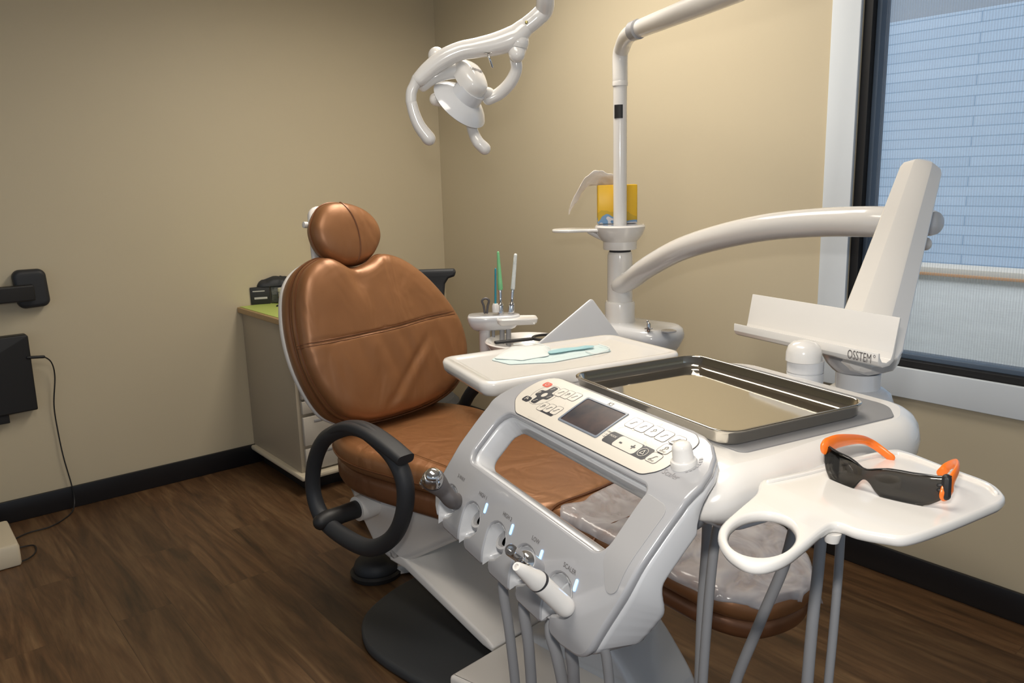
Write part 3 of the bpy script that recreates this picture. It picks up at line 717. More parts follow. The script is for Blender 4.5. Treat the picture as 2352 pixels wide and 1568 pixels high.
# outline with five holder notches along the bottom edge
RN = [-.178, -.097, -.015, .068, .155]; NW = .052
def front_outline(sb=.352):
    q = [(-.24, .028, .085), (-.238, .24, .06), (-.262, .302, .035), (-.247, .330, .01)]
    for k, r in enumerate(RN):
        cx = r-NW/2; sB = sb+.002*k; lx = cx-NW/2
        if k: q += [(lx-.008, sB, .004)]
        q += [(lx, sB-.004, .004)]
        for j in range(11):
            t = PI-PI*j/10; q.append((cx+NW/2*math.cos(t), .304-.021*math.sin(t), 0))
        q += [(r-.002, .315, .008), (r-.016, .328, .012), (r-.033, .336, .008), (r-.037, sB-.006, .006), (r-.030, sB+.002, .006)]
    q += [(.150, sb+.012, .02), (.206, sb+.004, .06), (.243, .25, .12), (.246, .028, .10)]
    return rounded([Vector(p[:2]) for p in q], [p[2] for p in q], 6)
OPEN = rounded([Vector((-.188, .138)), Vector((.184, .138)), Vector((.184, .235)), Vector((-.190, .232))], [.028, .012, .022, .02], 5)
OPENB = rounded([Vector((-.186, .140)), Vector((.182, .140)), Vector((.182, .233)), Vector((-.188, .230))], [.028, .012, .022, .02], 5)
front = sheet(front_outline(), [OPEN], -.010, 0, .004).build('front_shell', 'silver', unit, 50)
_ss = lambda t: (lambda x: x*x*(3-2*x))(max(0, min(1, t)))
rear = sheet(front_outline(), [OPENB], -.050, -.0108, .005, rb=.008, hf=lambda u, s, h: -.0108+(h+.0108)*(.25+.75*_ss((s-.10)/.05)+.7*_ss((s-.225)/.05))).build('rear_shell', 'cool', unit, 60)
# matte inlays on both legs
for pts in (((.190, .140), (.236, .152), (.232, .190), (.222, .236), (.196, .262), (.186, .238), (.184, .20)), ):
    sheet(rounded([Vector(p) for p in ((.187, .145), (.232, .148), (.228, .262), (.212, .268), (.188, .236))], [.006, .014, .03, .01, .01], 5), [], .0001, .0009, .0004).build('leg_inlay', 'silver2', front)
# concave holder cups
for k, r in enumerate(RN):
    cx = r-NW/2; m = MB(); vs = []; fs = []; NI, NJ = 12, 14
    for i in range(NI+1):
        t = i/NI; s = .2825+.065*t
        v, z, tn = prof_at(s); w = (NW/2-.0006)*(math.sqrt(max(.02, 1-(1-min(1, t/.32))**2)) if t < .32 else 1)
        dep = .040*math.sin(PI/2*min(1, t/.55+.02))**1.3*(1-.45*max(0, (t-.8)/.2)**2)
        for j in range(NJ+1):
            a = PI*j/NJ; vs.append(S(cx-w*math.cos(a), s-.016*max(0, (t-.6)/.4)**2*math.sin(a), -.0012-dep*math.sin(a)**.8))
    for i in range(NI):
        for j in range(NJ): q = i*(NJ+1)+j; fs.append([q, q+1, q+NJ+2, q+NJ+1])
    n = len(vs)
    for i in range(NI+1):
        t = i/NI; s = .2825+.0715*t; w = (NW/2-.0001)*(math.sqrt(max(.05, 1-(1-min(1, t/.32))**2)) if t < .32 else 1); dep = .044*(1-.45*max(0, (t-.8)/.2)**2)
        for j in range(NJ+1):
            a = PI*j/NJ; vs.append(S(cx-w*math.cos(a), s-.016*max(0, (t-.6)/.4)**2*math.sin(a), -.0012-dep*math.sin(a)**.8))
    for i in range(NI):
        for j in range(NJ): q = n+i*(NJ+1)+j; fs.append([q, q+NJ+1, q+NJ+2, q+1])
    for i in range(NI):
        for j in (0, NJ): q = i*(NJ+1)+j; fs.append([q, q+NJ+1, q+n+NJ+1, q+n])
    for j in range(NJ):
        for i in (0, NI): q = i*(NJ+1)+j; fs.append([q, q+1, q+n+1, q+n])
    cup = m.add(vs, fs).build('holder_cup', 'cool', unit, 60)
    # ring holder inside
    c = S(cx+.004, .306, -.020); ax = (G(0, -.42, 1.0)-G(0, -.345, .91)).normalized()
    if k in (1, 2): MB().lathe([(.0165, -.02), (.0175, -.018), (.0175, .006), (.0165, .008), (.0125, .008), (.0115, -.018)], c, ax, 28, closed=True).mtl(1).lathe([(.0118, -.016), (.0118, .002), (.0085, .004), (.0075, -.014)], c, ax, 24, closed=True).mtl(2).lathe([(.0074, -.02), (.0074, -.016)], c, ax, 24).build('holder_ring', ['silver2', 'chrome', 'gap'], cup)
    elif k == 0: MB().lathe([(.0165, -.02), (.0175, -.018), (.0175, .004), (.0165, .006), (.0145, .006), (.0145, -.018)], c, ax, 28, closed=True).build('holder_ring', ['cool'], cup)
    else: MB().lathe([(.0175, -.022), (.0185, -.020), (.0185, .004), (.0175, .006), (.0145, .006), (.0145, -.020)], c, ax, 28, closed=True).build('holder_ring', ['cool'], cup)
# lights and lettering on the bar
for k, (u, s) in enumerate(((-.090, .277), (-.009, .278), (.073, .281), (.157, .283))):
    sheet(rect(u-.0024, u+.0024, s-.0075, s+.0075, .0023, 5), [], .0001, .0012, .0005).build('indicator_light', 'led', front)
def Stext(string, u, s, size, h=.0006, ang=0, kind='inkline', parent=None, bold=0, name='lettering'):
    ca, sa = math.cos(ang), math.sin(ang)
    return MB().text(string, size, lambda x, y, hh: S(u+(x*ca-y*sa), s-(x*sa+y*ca), h), bold=bold).build(name, kind, parent, fix=False)
for string, px, py in (('3-WAY', 1060, 1097), ('HIGH 1', 1110, 1138), ('HIGH 2', 1166, 1186), ('LOW', 1231, 1240), ('SCALER', 1309, 1306)):
    q = Shit(px, py); Stext(string, q.x, q.y, .0082, parent=front)
# --- hull under the instrument tray
fG = lambda x, y, h: G(x, y, h)
hull_o = rounded([Vector(p) for p in ((-.236, -.222), (.246, -.222), (.250, -.10), (.232, .04), (.232, .175), (.175, .250), (-.16, .250), (-.215, .19))], [.05, .07, .2, .2, .09, .08, .08, .08], 8)
fH3 = lambda x, y, h: G(x, y, .985+(h-.985)*(1-.36*_ss((-.145-y)/.10))+.022*_ss((-.12-y)/.12)*(1-_ss((h-.985)/.06)))
def hullmesh(o, f, prof):
    m = MB()
    # caps cut into strips so that they can bend
    m.sweep(o, f, prof, cap0=True, cap1=False)
    q = inset(ccw(o), prof[-1][0]); a = sheet2(q, f, prof[-1][1]); m.add(a.v, a.f); return m
def sheet2(q, f, h, step=.012):
    bm = bmesh.new(); vs = [bm.verts.new((p.x, p.y, 0)) for p in q]
    for t in geometry.tessellate_polygon([[Vector((p.x, p.y, 0)) for p in q]]):
        try: bm.faces.new([vs[k] for k in t])
        except ValueError: pass
    y = min(p.y for p in q)+step
    while y < -.10:
        bmesh.ops.bisect_plane(bm, geom=bm.verts[:]+bm.edges[:]+bm.faces[:], plane_co=(0, y, 0), plane_no=(0, 1, 0)); y += step
    bm.verts.ensure_lookup_table(); bm.verts.index_update(); m = MB(); m.add([f(v.co.x, v.co.y, h) for v in bm.verts], [[v.index for v in fc.verts] for fc in bm.faces]); bm.free(); return m
hp = [(.075, .985), (.048, .988), (.026, .996), (.010, 1.010), (.002, 1.026), (0, 1.042), (.003, 1.056), (.010, 1.067), (.020, 1.074), (.028, 1.0765)]
hull_o = densify(ccw(hull_o), .008); hull = hullmesh(hull_o, fH3, hp).build('hull', 'white', unit, 50)
MB().slab(rounded([Vector(p) for p in ((-.16, -.13), (.19, -.13), (.19, .2), (-.16, .2))], .03), fG, .968, .988, .006).build('hull_underside', 'cool', hull)
pad_o = rounded([Vector(p) for p in ((-.20, -.138), (.199, -.118), (.199, .160), (.16, .20), (-.19, .20))], [.02, .012, .02, .05, .05], 6)
MB().slab(pad_o, fG, 1.0755, 1.0785, .0012).build('tray_mat', 'greypad', hull)
MB().tube([Gv(1583, 1188, -.205), Gv(1600, 1172, -.175)], [.017, .020], n=20, sub=2).build('clamp_knob', mat('slate_grey_plastic', (.20, .21, .23), .4), hull)
# --- control panel film
pan_o = rounded([Vector(p) for p in ((-.200, .034), (.158, .037), (.180, .049), (.180, .112), (.160, .1295), (-.155, .1330), (-.202, .105))], [.04, .02, .03, .03, .02, .03, .04], 6)
panel = sheet(pan_o, [], .0001, .0011, .0003).build('control_panel', 'cream', unit)
def outline_ring(o, w, h0, h1, name, m, parent, fillm=None):
    mb = sheet(o, [inset(ccw(o), w)], h0, h1, .0001); return mb.build(name, m, parent)
outline_ring(inset(ccw(pan_o), -.0009), .0009, .0, .0008, 'panel_edge', 'ink', panel)
H0, H1 = .0013, .0016
# screen with a bevelled surround
sc_o = rounded([Shit(*p) for p in ((1281, 965), (1352, 914), (1447, 953), (1369, 1008))], .003, 4)
_sc = sum(sc_o, Vector((0, 0)))/len(sc_o); sc_i = [_sc+Vector(((p.x-_sc.x)*.935, (p.y-_sc.y)*.89)) for p in sc_o]
lcd = sheet(sc_o, [sc_i], .0010, .0026, .0004).build('screen_surround', 'bezel', panel)
sheet([_sc+(p-_sc)*1.01 for p in sc_i], [], .0008, .0016, .0001).build('screen', 'screen', panel)
Stext('K3', *Shit(1403, 930), .010, H0, kind='ink', parent=panel, bold=.0003)
for i, (tx, px, py) in enumerate((('• MIN', 1400, 993), ('• SEC', 1394, 999), ('• RPM', 1389, 1004))):
    q = Shit(px, py); Stext(tx, q.x, q.y, .0045, H0, kind='ink', parent=panel)
def squig(m, u, s, k, sz=.0048, h=.0019):
    """little pictogram strokes, slightly different for every key"""
    w = .0006; rnd = random.Random(k*17+3)
    pts = [Vector((u-sz*.8, s+sz*.9)), Vector((u-sz*.2, s+sz*.5)), Vector((u, s-sz*.1)), Vector((u+sz*.2, s-sz*.6)), Vector((u+sz*.8, s-sz*.7))]
    if k % 3 == 1: pts = [Vector((u-sz*.6, s+sz*.8)), Vector((u-sz*.1, s+sz*.2)), Vector((u-sz*.5, s-sz*.4)), Vector((u+sz*.1, s-sz*.9)), Vector((u+sz*.6, s-sz*.3)), Vector((u+sz*.2, s+sz*.1))]
    for a, b in zip(pts, pts[1:]):
        d = (b-a).normalized(); n = Vector((-d.y, d.x))*w; m.add([S(*(a-n), h), S(*(b-n), h), S(*(b+n), h), S(*(a+n), h)], [[0, 1, 2, 3]])
def button(px, py, w, hgt, body, ink, kind=0, r=.0045, outlined=True, icon=True, txt=None, tsz=.005, col='ink'):
    q = Shit(px, py); o = rect(q.x-w/2, q.x+w/2, q.y-hgt/2, q.y+hgt/2, r, 4); m = MB()
    if outlined:
        a = sheet(o, [inset(ccw(o), .00065)], .0009, .0017, .0001); m.mtl(1).add(a.v, a.f); a = sheet(inset(ccw(o), .0004), [], .0009, .0016, .0001); m.mtl(0).add(a.v, a.f)
    else: a = sheet(o, [], .0009, .0017, .0001); m.mtl(0).add(a.v, a.f)
    m.mtl(2)
    if icon: squig(m, q.x, q.y, kind)
    if txt: m.text(txt, tsz, lambda x, y, h: S(q.x+x, q.y-y, .0020), bold=.0002)
    return m.build('button', [body, 'inkline', ink], panel, fix=False)
button(1258, 885, .019, .012, 'red', 'cream', outlined=False, icon=False)
q = Shit(1258, 885); MB().lathe([(.0036, 0), (.0036, .0002), (.0028, .0002), (.0028, 0)], S(q.x, q.y, .0019), S(q.x, q.y, 1)-S(q.x, q.y, 0), 20, closed=True).build('power_symbol', 'cream', panel)
button(1211, 917, .019, .012, 'ink', 'cream', outlined=False, icon=False, txt='F•', tsz=.010)
for i, (px, py) in enumerate(((1290, 903), (1305, 908), (1321, 913))): button(px, py, .0195, .021, 'cream', 'ink', kind=i)
a, b = Shit(1248, 936), Shit(1279, 944); sheet(rect(a.x-.006, b.x+.006, a.y-.0095, a.y+.0095, .002, 3), [], .0009, .0012, .0001).build('button_strip', 'ink', panel)
for i, (px, py) in enumerate(((1248, 935), (1263, 939), (1279, 944))): button(px, py, .0170, .020, 'cream', 'ink', kind=i+1)
# direction cross
q = Shit(1251, 908); L_, w_ = .0235, .0072
cr = []
for sx, sy in ((1, 1), (-1, 1), (-1, -1), (1, -1)):
    pts = [Vector((L_*.82, w_)), Vector((w_*1.1, w_*1.15)), Vector((w_, L_))]
    if sx*sy < 0: pts.reverse()
    cr += [Vector((q.x+sx*p.x, q.y+sy*p.y)) for p in pts]
co2 = rounded(cr, .004, 4)
m = MB(); a = sheet(co2, [circle(q.x, q.y, .0058, 20)], .0009, .0016, .0002); m.add(a.v, a.f); m.mtl(1)
for i, (dx, dy) in enumerate(((.015, 0), (-.015, 0), (0, .017), (0, -.017))): squig(m, q.x+dx, q.y+dy, i, .0035)
m.build('direction_key', ['ink', 'cream'], panel, fix=False)
outline_ring(circle(q.x, q.y, .0262, 32), .0006, .0009, H0, 'key_ring', 'inkline', panel)
for i, (px, py) in enumerate(((1457, 973), (1479, 982), (1503, 992), (1527, 1003))): button(px, py, .0215, .0225, 'cream', 'ink', kind=i+2)
a, b = Shit(1405, 1008), Shit(1487, 1043); sm_ = (a.y+b.y)/2
sheet(rect(a.x-.012, b.x+.006, sm_-.0115, sm_+.0115, .005, 5), [], .0009, .00125, .0001).build('button_strip', 'ink', panel)
q = Shit(1441, 1023); sheet(rect(q.x-.0235, q.x+.0235, sm_-.0105, sm_+.0105, .005, 5), [], .0012, .0015, .0001).build('button', 'cream', panel)
Stext('-', q.x-.012, sm_, .018, .0018, kind='ink', parent=panel, bold=.0005); Stext('+', q.x+.012, sm_, .016, .0018, kind='ink', parent=panel, bold=.0004)
Stext('MODE', a.x-.001, sm_-.003, .005, .0018, kind='cream', parent=panel)
q = Shit(1480, 1040); outline_ring(circle(q.x-.001, sm_, .0078, 24), .0007, .0013, .0018, 'key_ring', 'cream', panel)
_m = MB(); _t = [Vector((q.x-.001+a, sm_+b)) for a, b in ((0, -.0050), (.0042, .0035), (-.0042, .0035))]
_m.add([S(*p, .0018) for p in _t]+[S(*(p.lerp(Vector((q.x-.001, sm_+.0008)), .35)), .0018) for p in _t], [[0, 1, 4, 3], [1, 2, 5, 4], [2, 0, 3, 5]]).build('key_symbol', 'cream', panel, fix=False)
cl_ = [Shit(*p) for p in ((1557, 1013), (1530, 1033), (1503, 1053))]; ux = sum(p.x for p in cl_)/3; ss = [.060, .086, .111]; ss = [p.y for p in cl_]
ux = cl_[2].x+.001
sheet([Vector((cl_[0].x-.005, ss[0])), Vector((cl_[0].x+.005, ss[0])), Vector((cl_[2].x+.005, ss[2])), Vector((cl_[2].x-.005, ss[2]))], [], .0009, .0012, .0001).build('button_strip', 'ink', panel)
for i, tx in enumerate(('RPM1', 'RPM2', 'RPM3')):
    button(((1557, 1530, 1503)[i]), (1013, 1033, 1053)[i], .0205, .0185, 'cream', 'ink', kind=i, txt=None)
    q = cl_[i]; Stext(tx, q.x, q.y+.006, .0045, .0018, kind='ink', parent=panel)
# thin printed circuit pattern
for pts in (((1330, 928), (1322, 945), (1312, 958)), ((1420, 985), (1440, 980), (1455, 990)), ((1495, 1010), (1502, 1030), (1480, 1018)), ((1485, 1008), (1483, 1025)), ((1335, 905), (1345, 898), (1358, 902)), ((1240, 955), (1232, 965), (1215, 958)), ((1510, 985), (1522, 975)), ((1300, 925), (1292, 945))):
    P2 = [Shit(*p) for p in pts]; w = .00035; L1, L2 = [], []
    for i, p in enumerate(P2):
        d = (P2[min(i+1, len(P2)-1)]-P2[max(i-1, 0)]).normalized(); n = Vector((-d.y, d.x))*w; L1.append(p-n); L2.append(p+n)
    e = P2[-1]; d = (P2[-1]-P2[-2]).normalized(); a0 = math.atan2(d.y, d.x)
    loop = L1+[Vector((e.x+.0012*math.cos(a0+t), e.y+.0012*math.sin(a0+t))) for t in [-2.6+5.2*i/8 for i in range(9)]]+L2[::-1]
    m = MB(); K1 = len(loop)
    m.add([S(p.x, p.y, .0013) for p in loop], [list(t) for t in geometry.tessellate_polygon([[Vector((p.x, p.y, 0)) for p in loop]])])
    m.build('circuit_print', 'faint', panel, fix=False)
# knob
q = Shit(1571, 1064); nn = (S(q.x, q.y, 1)-S(q.x, q.y, 0)).normalized(); nn = (nn+Vector((0, 0, 1.2))).normalized()
knob = MB().lathe([(.0158, -.006), (.0160, .003), (.0150, .0055), (.0132, .0065), (.0126, .0075), (.0118, .021), (.0105, .0250), (.0078, .0275), (.003, .0284)], S(q.x, q.y, 0), nn, 40).build('knob', 'white', panel)
m = MB()
for i in range(7):
    a = -.55+i*.25; c, s_ = math.cos(a), math.sin(a)
    pts = [(q.x+.0180*math.cos(a-.085), q.y-.0180*math.sin(a-.085)), (q.x+.0180*math.cos(a+.085), q.y-.0180*math.sin(a+.085)), (q.x+(.0195+.0006*i)*math.cos(a+.085), q.y-(.0195+.0006*i)*math.sin(a+.085)), (q.x+(.0195+.0006*i)*math.cos(a-.085), q.y-(.0195+.0006*i)*math.sin(a-.085))]
    m.add([S(*p, .0006) for p in pts], [[0, 1, 2, 3]])
m.build('knob_scale', 'silver2', front, fix=False)
q = Shit(1541, 1090); Stext('Scaler', q.x, q.y, .0120, kind='greyink', parent=front)
# --- white side tray beyond the unit
fT = lambda x, y, h: G(x, y, h)
ZT = 1.060
t_px = [loc(P(*p, z=ZT)) for p in ((1027, 820), (1128, 880), (1240, 868), (1560, 806), (1400, 767))]
t_o = rounded([Vector((t_px[0].x-.012, t_px[0].y-.015)), Vector((t_px[1].x, t_px[1].y-.012)), Vector((t_px[3].x+.012, t_px[3].y+.005)), Vector((t_px[4].x-.008, t_px[4].y+.008))], [.035, .03, .03, .035], 8)
tray2 = MB().sweep(t_o, fT, [(.03, ZT-.030), (.008, ZT-.028), (.002, ZT-.020), (0, ZT-.006), (.003, ZT-.001), (.008, ZT), (.016, ZT-.001), (.024, ZT-.004), (.032, ZT-.006)]).build('side_tray', 'white', unit, 50)
MB().box(-.36, -.20, -.03, .03, ZT-.05, ZT-.028, .006, f=fT).build('tray_bracket', 'cool', tray2)
# --- tray with cup ring on the near side
ZR = 1.068
ro = [(1744, 1106), (1764, 1097), (1850, 1078), (1950, 1050), (2040, 1031), (2085, 1036), (2170, 1068), (2270, 1104), (2308, 1133), (2303, 1150), (2270, 1166), (2169, 1207), (2088, 1232), (2031, 1228), (1967, 1216), (1922, 1201), (1893, 1213), (1845, 1253), (1805, 1281), (1756, 1296), (1708, 1290), (1667, 1262), (1649, 1227), (1659, 1199), (1700, 1162), (1736, 1130)]
ro = [loc(P(*p, z=ZR)).xy for p in ro]; ro_s = smooth_closed(ro, 5)
hc1 = [loc(P(*p, z=ZR)).xy for p in ((1673, 1228), (1828, 1222), (1751, 1176), (1751, 1276))]; cupc = sum(hc1, Vector((0, 0)))/4; _hr = sum((q-cupc).length for q in hc1)/4; print('cup hole', [round((q-cupc).length, 4) for q in hc1])
hole = [cupc+(hc1[1]-hc1[0])*.5*math.cos(2*PI*i/48)+(hc1[2]-hc1[3])*.5*math.sin(2*PI*i/48) for i in range(48)]
tp = [(.0045, ZR-.012), (.0015, ZR-.0105), (0, ZR-.007), (.0008, ZR-.002), (.0030, ZR)]
cup_tray = MB().sweep(ro_s, fT, tp+[(.0040, ZR+.0002)], holes=[hole]).build('cup_tray', 'white', unit, 50)
# raised rim bead around the flat part
bead = [loc(P(*p, z=ZR)).xy for p in ((1764, 1108), (1850, 1090), (1950, 1064), (2040, 1044), (2082, 1047), (2170, 1079), (2262, 1113), (2288, 1134))]
MB().tube([G(p.x, p.y, ZR+.0005) for p in bead], .0028, n=8, sub=6).build('tray_rim', 'white', cup_tray)
MB().box(.20, .30, -.07, .0, ZR-.035, ZR-.0125, .005, f=fT).build('tray_bracket', 'cool', cup_tray)
MB().lathe([(.0, -.010), (.007, -.010), (.009, -.002), (.009, 0)], P(1912, 1222, z=ZR-.012), n=20).build('tray_screw', 'white', cup_tray)
# --- stand post and tablet holder behind the steel tray
pc = P(1848, 872, z=1.066); dpc = (pc-CAM).length; rp_ = px_w(38, dpc)
zt = P(1848, 775, d=dpc).z; zj = P(1848, 851, d=dpc).z
post = MB().lathe([(rp_, 1.035), (rp_, zj-.001), (rp_-.0015, zj-.0008), (rp_-.0015, zj+.0008), (rp_, zj+.001), (rp_, zj+.02)], Vector((pc.x, pc.y, 0)), n=40)
post.build('stand_post', 'cool', unit)
MB().lathe([(rp_*.98, zj+.02), (rp_*.96, zt-.020), (rp_*.85, zt-.010), (rp_*.6, zt-.003), (.001, zt)], Vector((pc.x-.006, pc.y, 0)), n=40).build('stand_post_cap', 'white', unit)
lv_ = loc(pc).y
# tablet holder: J-shaped section swept along u
vl = lv_+.030
aL, aR = loc(Gv(1685, 770, vl)), loc(Gv(2016, 838, vl)); bL, bR = loc(Gv(1720, 673, vl+.047)), loc(Gv(2071, 712, vl+.047))
lt, lb = loc(Gv(1690, 744, vl)).z, aL.z; bt = bL.z
zbot = lb-.002
sec = [Vector(p) for p in ((vl, lt+.001), (vl+.004, lt), (vl+.0045, lb+.016), (vl+.010, lb+.008), (vl+.020, lb+.006), (vl+.030, lb+.010), (vl+.034, lb+.02), (vl+.045, bt), (vl+.0485, bt-.0005), (vl+.040, lb+.020), (vl+.037, lb+.006), (vl+.028, lb), (vl+.012, lb-.001), (vl+.004, lb+.003), (vl, lb+.010))]
tab = MB().slab(rounded(sec, .0012, 2), lambda x, y, h: G(h, x, y), aL.x, aR.x, .0008, seg=2).build('tablet_holder', 'white', unit, 30)
q0, q1 = loc(Gv(1974, 819, vl)), loc(Gv(2009, 817, vl))
m = MB().text('OSSTEM', .0215, lambda x, y, h: G(q0.x+x*.60, vl-.0006, q0.z+y)); m.text('o', .011, lambda x, y, h: G(q1.x+x*.8, vl-.0006, q1.z+y))
m.build('maker_lettering', 'inkline', tab, fix=False)
# --- pivot and arms to the column
pv = P(1970, 905, z=1.026)
_c = P(1970, 880, d=(pv-CAM).length+.02); pb = Vector((_c.x, _c.y, 0)); dpb = (Vector((pb.x, pb.y, 1.1))-CAM).length
zz = lambda py: P(1970, py, d=dpb).z
ru = lambda w: px_w(w, dpb)
pivot = MB().lathe([(ru(68), zz(945)), (ru(72), zz(925)), (ru(66), zz(905)), (ru(50), zz(893))], pb+UU*.0, n=40).build('pivot_foot', 'cool', unit)
MB().lathe([(ru(45), zz(896)), (ru(45), zz(856)), (ru(44), zz(855))], pb, n=40).build('pivot_ring', 'cool', pivot)
MB().lathe([(ru(43), zz(856)), (ru(50), zz(850)), (ru(62), zz(835)), (ru(72), zz(815)), (ru(76), zz(790)), (ru(66), zz(770))], pb-UU*.004, n=40).build('pivot_bowl', 'silver', pivot)
MB().slab(rounded([Vector(p) for p in ((loc(pb).x-.05, .20), (loc(pb).x+.05, .20), (loc(pb).x+.045, loc(pb).y), (loc(pb).x-.045, loc(pb).y))], .02), fG, .985, zz(935), .008).build('pivot_neck', 'cool', pivot)
s0 = P(1990, 800, d=dpb-.01); s1 = P(2030, 668, d=dpb+.17); s2 = P(2075, 520, d=dpb+.39); s3 = P(2112, 400, d=2.12)
oct_ = [(math.cos(t)*(1.0), math.sin(t)*.62) for t in [2*PI*(i+.5)/8 for i in range(8)]]
so_c = []
for i in range(8):
    a, b = Vector(oct_[i]), Vector(oct_[(i+1) % 8])
    for k in (.05, .5, .95): so_c.append(tuple(a.lerp(b, k)))
sh_ = ((s3-s0).normalized().cross(ray(2040, 600))).normalized()
upv = sh_.cross((s3-s0).normalized())
sec8 = [(x, y) for x, y in so_c]
sa = MB().tube([s0, s1, s2, s3], [.061, .058, .053, .048], sub=4, sec=sec8, up=(s3-s0).normalized().cross(sh_)).build('spring_arm', 'white', unit, 16)
k0 = P(2138, 512, d=2.16); MB().lathe([(.030, -.03), (.031, 0), (.027, .012), (.012, .02)], k0, (UU*.8-UV*.2), 28).build('arm_joint', 'cool', sa)
MB().ball(P(2126, 560, d=2.12), .014, 16, (1, 1, 1.1)).build('brake_knob', 'white', sa)

# ================================================================== column, cuspidor and its arms
DC = 2.97
cb = P(1424, 640, d=DC); CX, CY = cb.x, cb.y
def zc_(py): return P(1424, py, d=DC).z
rc = lambda w: px_w(w, DC)
col = thing('dental_unit_column', 'white dental unit column with cuspidor, lamp pole and curved arm beside the right wall', 'cuspidor unit', (CX, CY, 0))
O0 = Vector((CX, CY, 0))
MB().lathe([(rc(35), .80), (rc(35), zc_(735)), (rc(34), zc_(722)), (rc(34), zc_(697)), (rc(32), zc_(692))], O0, n=40).build('column_sleeve', 'white', col)
MB().lathe([(rc(28.5), zc_(693)), (rc(28.5), zc_(600)), (rc(28), zc_(585)), (rc(26), zc_(577))], O0, n=40).mtl(1).lathe([(rc(24), zc_(580)), (rc(24), zc_(568))], O0, n=32).build('column_neck', ['white', 'gap'], col)
MB().lathe([(rc(37), zc_(571)), (rc(38), zc_(568)), (rc(38), zc_(553)), (rc(42), zc_(549)), (rc(50), zc_(538)), (rc(55), zc_(526)), (rc(56.5), zc_(519)), (rc(54), zc_(515)), (rc(50), zc_(515))], O0, n=48).mtl(1).lathe([(rc(50.5), zc_(516)), (rc(50.5), zc_(514.5))], O0, n=48).build('column_collar', ['white', 'silver'], col)
# small round shelf on its side
sh0 = P(1320, 524, d=DC-.02); shf = (P(1290, 524, d=DC)-O0); shf.z = 0; shf.normalize(); shs = Vector((-shf.y, shf.x, 0))
dsh = (Vector((sh0.x, sh0.y, 0))-O0).length; fS = lambda x, y, h: O0+shf*x+shs*y+Vector((0, 0, zc_(527)+h))
MB().slab(smooth_closed([Vector(p) for p in ((.05, -.035), (.12, -.045), (.19, -.06), (.235, -.04), (.245, 0), (.235, .04), (.19, .06), (.12, .045), (.05, .035))], 6), fS, -.004, .006, .003).build('cup_shelf', 'white', col)
MB().tube([O0+shf*.05+Vector((0, 0, zc_(549))), O0+shf*.085+Vector((0, 0, zc_(538))), O0+shf*.11+Vector((0, 0, zc_(529)))], .010, n=12, sub=4).build('shelf_bracket', 'white', col)
# pole
PD = DC
pole = MB().lathe([(rc(15), zc_(520)), (rc(15.2), zc_(197))], O0, n=28).mtl(0).lathe([(rc(16.8), zc_(198)), (rc(17), zc_(190)), (rc(16.3), zc_(186))], O0, n=28).build('lamp_pole', 'white', col)
pts = [O0+Vector((0, 0, zc_(190))), O0+Vector((0, 0, zc_(130))), P(1430, 108, d=2.95), P(1441, 84, d=2.88), P(1466, 68, d=2.76), P(1530, 42, d=2.52), P(1690, -22, d=2.15), P(1850, -95, d=1.9)]
MB().tube(pts, [.0265, .0265, .027, .0275, .028, .0285, .029, .029], n=24, sub=6).build('lamp_boom', 'white', col)
q = P(1461, 69, d=2.74); d_ = (P(1490, 58, d=2.68)-q).normalized(); MB().tube([q-d_*.016, q+d_*.016], .0305, n=24, sub=1, ends='flat').build('boom_clamp', 'silver', col)
_tc = (CAM-O0); _tc.z = 0; _tc.normalize(); _ts = Vector((-_tc.y, _tc.x, 0)); m = MB(); vs = []; fs = []
z0_, z1_ = zc_(273), zc_(242)
for i in range(13):
    a_ = .62-1.25*i/12+(-.25); d_ = _tc*math.cos(a_)+_ts*math.sin(a_)
    for r_ in (.0246, .0258):
        for z_ in (z0_, z1_): vs.append(O0+d_*r_+Vector((0, 0, z_)))
for i in range(12):
    k = i*4
    for a, b in ((0, 1), (3, 2), (2, 0), (1, 3)): fs.append([k+a, k+b, k+4+b, k+4+a])
fs += [[0, 2, 3, 1], [48, 49, 51, 50]]
m.add(vs, fs).build('pole_label', 'black', col)
# curved arm
ca = [(1424, 655, DC-.02), (1452, 640, 2.90), (1490, 612, 2.78), (1560, 574, 2.62), (1650, 545, 2.47), (1760, 522, 2.34), (1880, 511, 2.24), (1990, 509, 2.16), (2080, 512, 2.13)]
MB().tube([P(x, y, d=d) for x, y, d in ca], [.034, .036, .0365, .0365, .0368, .037, .037, .0375, .0375], n=28, sub=6).build('curved_arm', 'white', col)
# cuspidor body
fC = lambda x, y, h: Vector((x, y, h))
ub_ = P(1500, 800, d=2.86)
bw = [P(1345, 768, z=.875), P(1583, 775, z=.84)]
e0 = P(1600, 775, d=2.82)
ux_ = (Vector((e0.x, e0.y, 0))-O0).normalized(); uy_ = Vector((-ux_.y, ux_.x, 0))
zt_ = P(1500, 757, d=2.82).z; fU = lambda x, y, h: O0+ux_*x+uy_*y+Vector((0, 0, h))
wid = px_w(160, 2.85)
bod = rounded([Vector((-.16, -.12)), Vector((wid, -.12)), Vector((wid, .10)), Vector((-.16, .12))], [.06, .08, .08, .06], 8)
MB().sweep(bod, fU, [(.10, .02), (.09, .03), (.085, zt_-.20), (.055, zt_-.13), (.015, zt_-.075), (.001, zt_-.045), (0, zt_-.03), (.006, zt_-.012), (.02, zt_-.002), (.03, zt_)]).build('cuspidor_body', 'cool', col, 60)
tk = P(1490, 752, d=2.80)
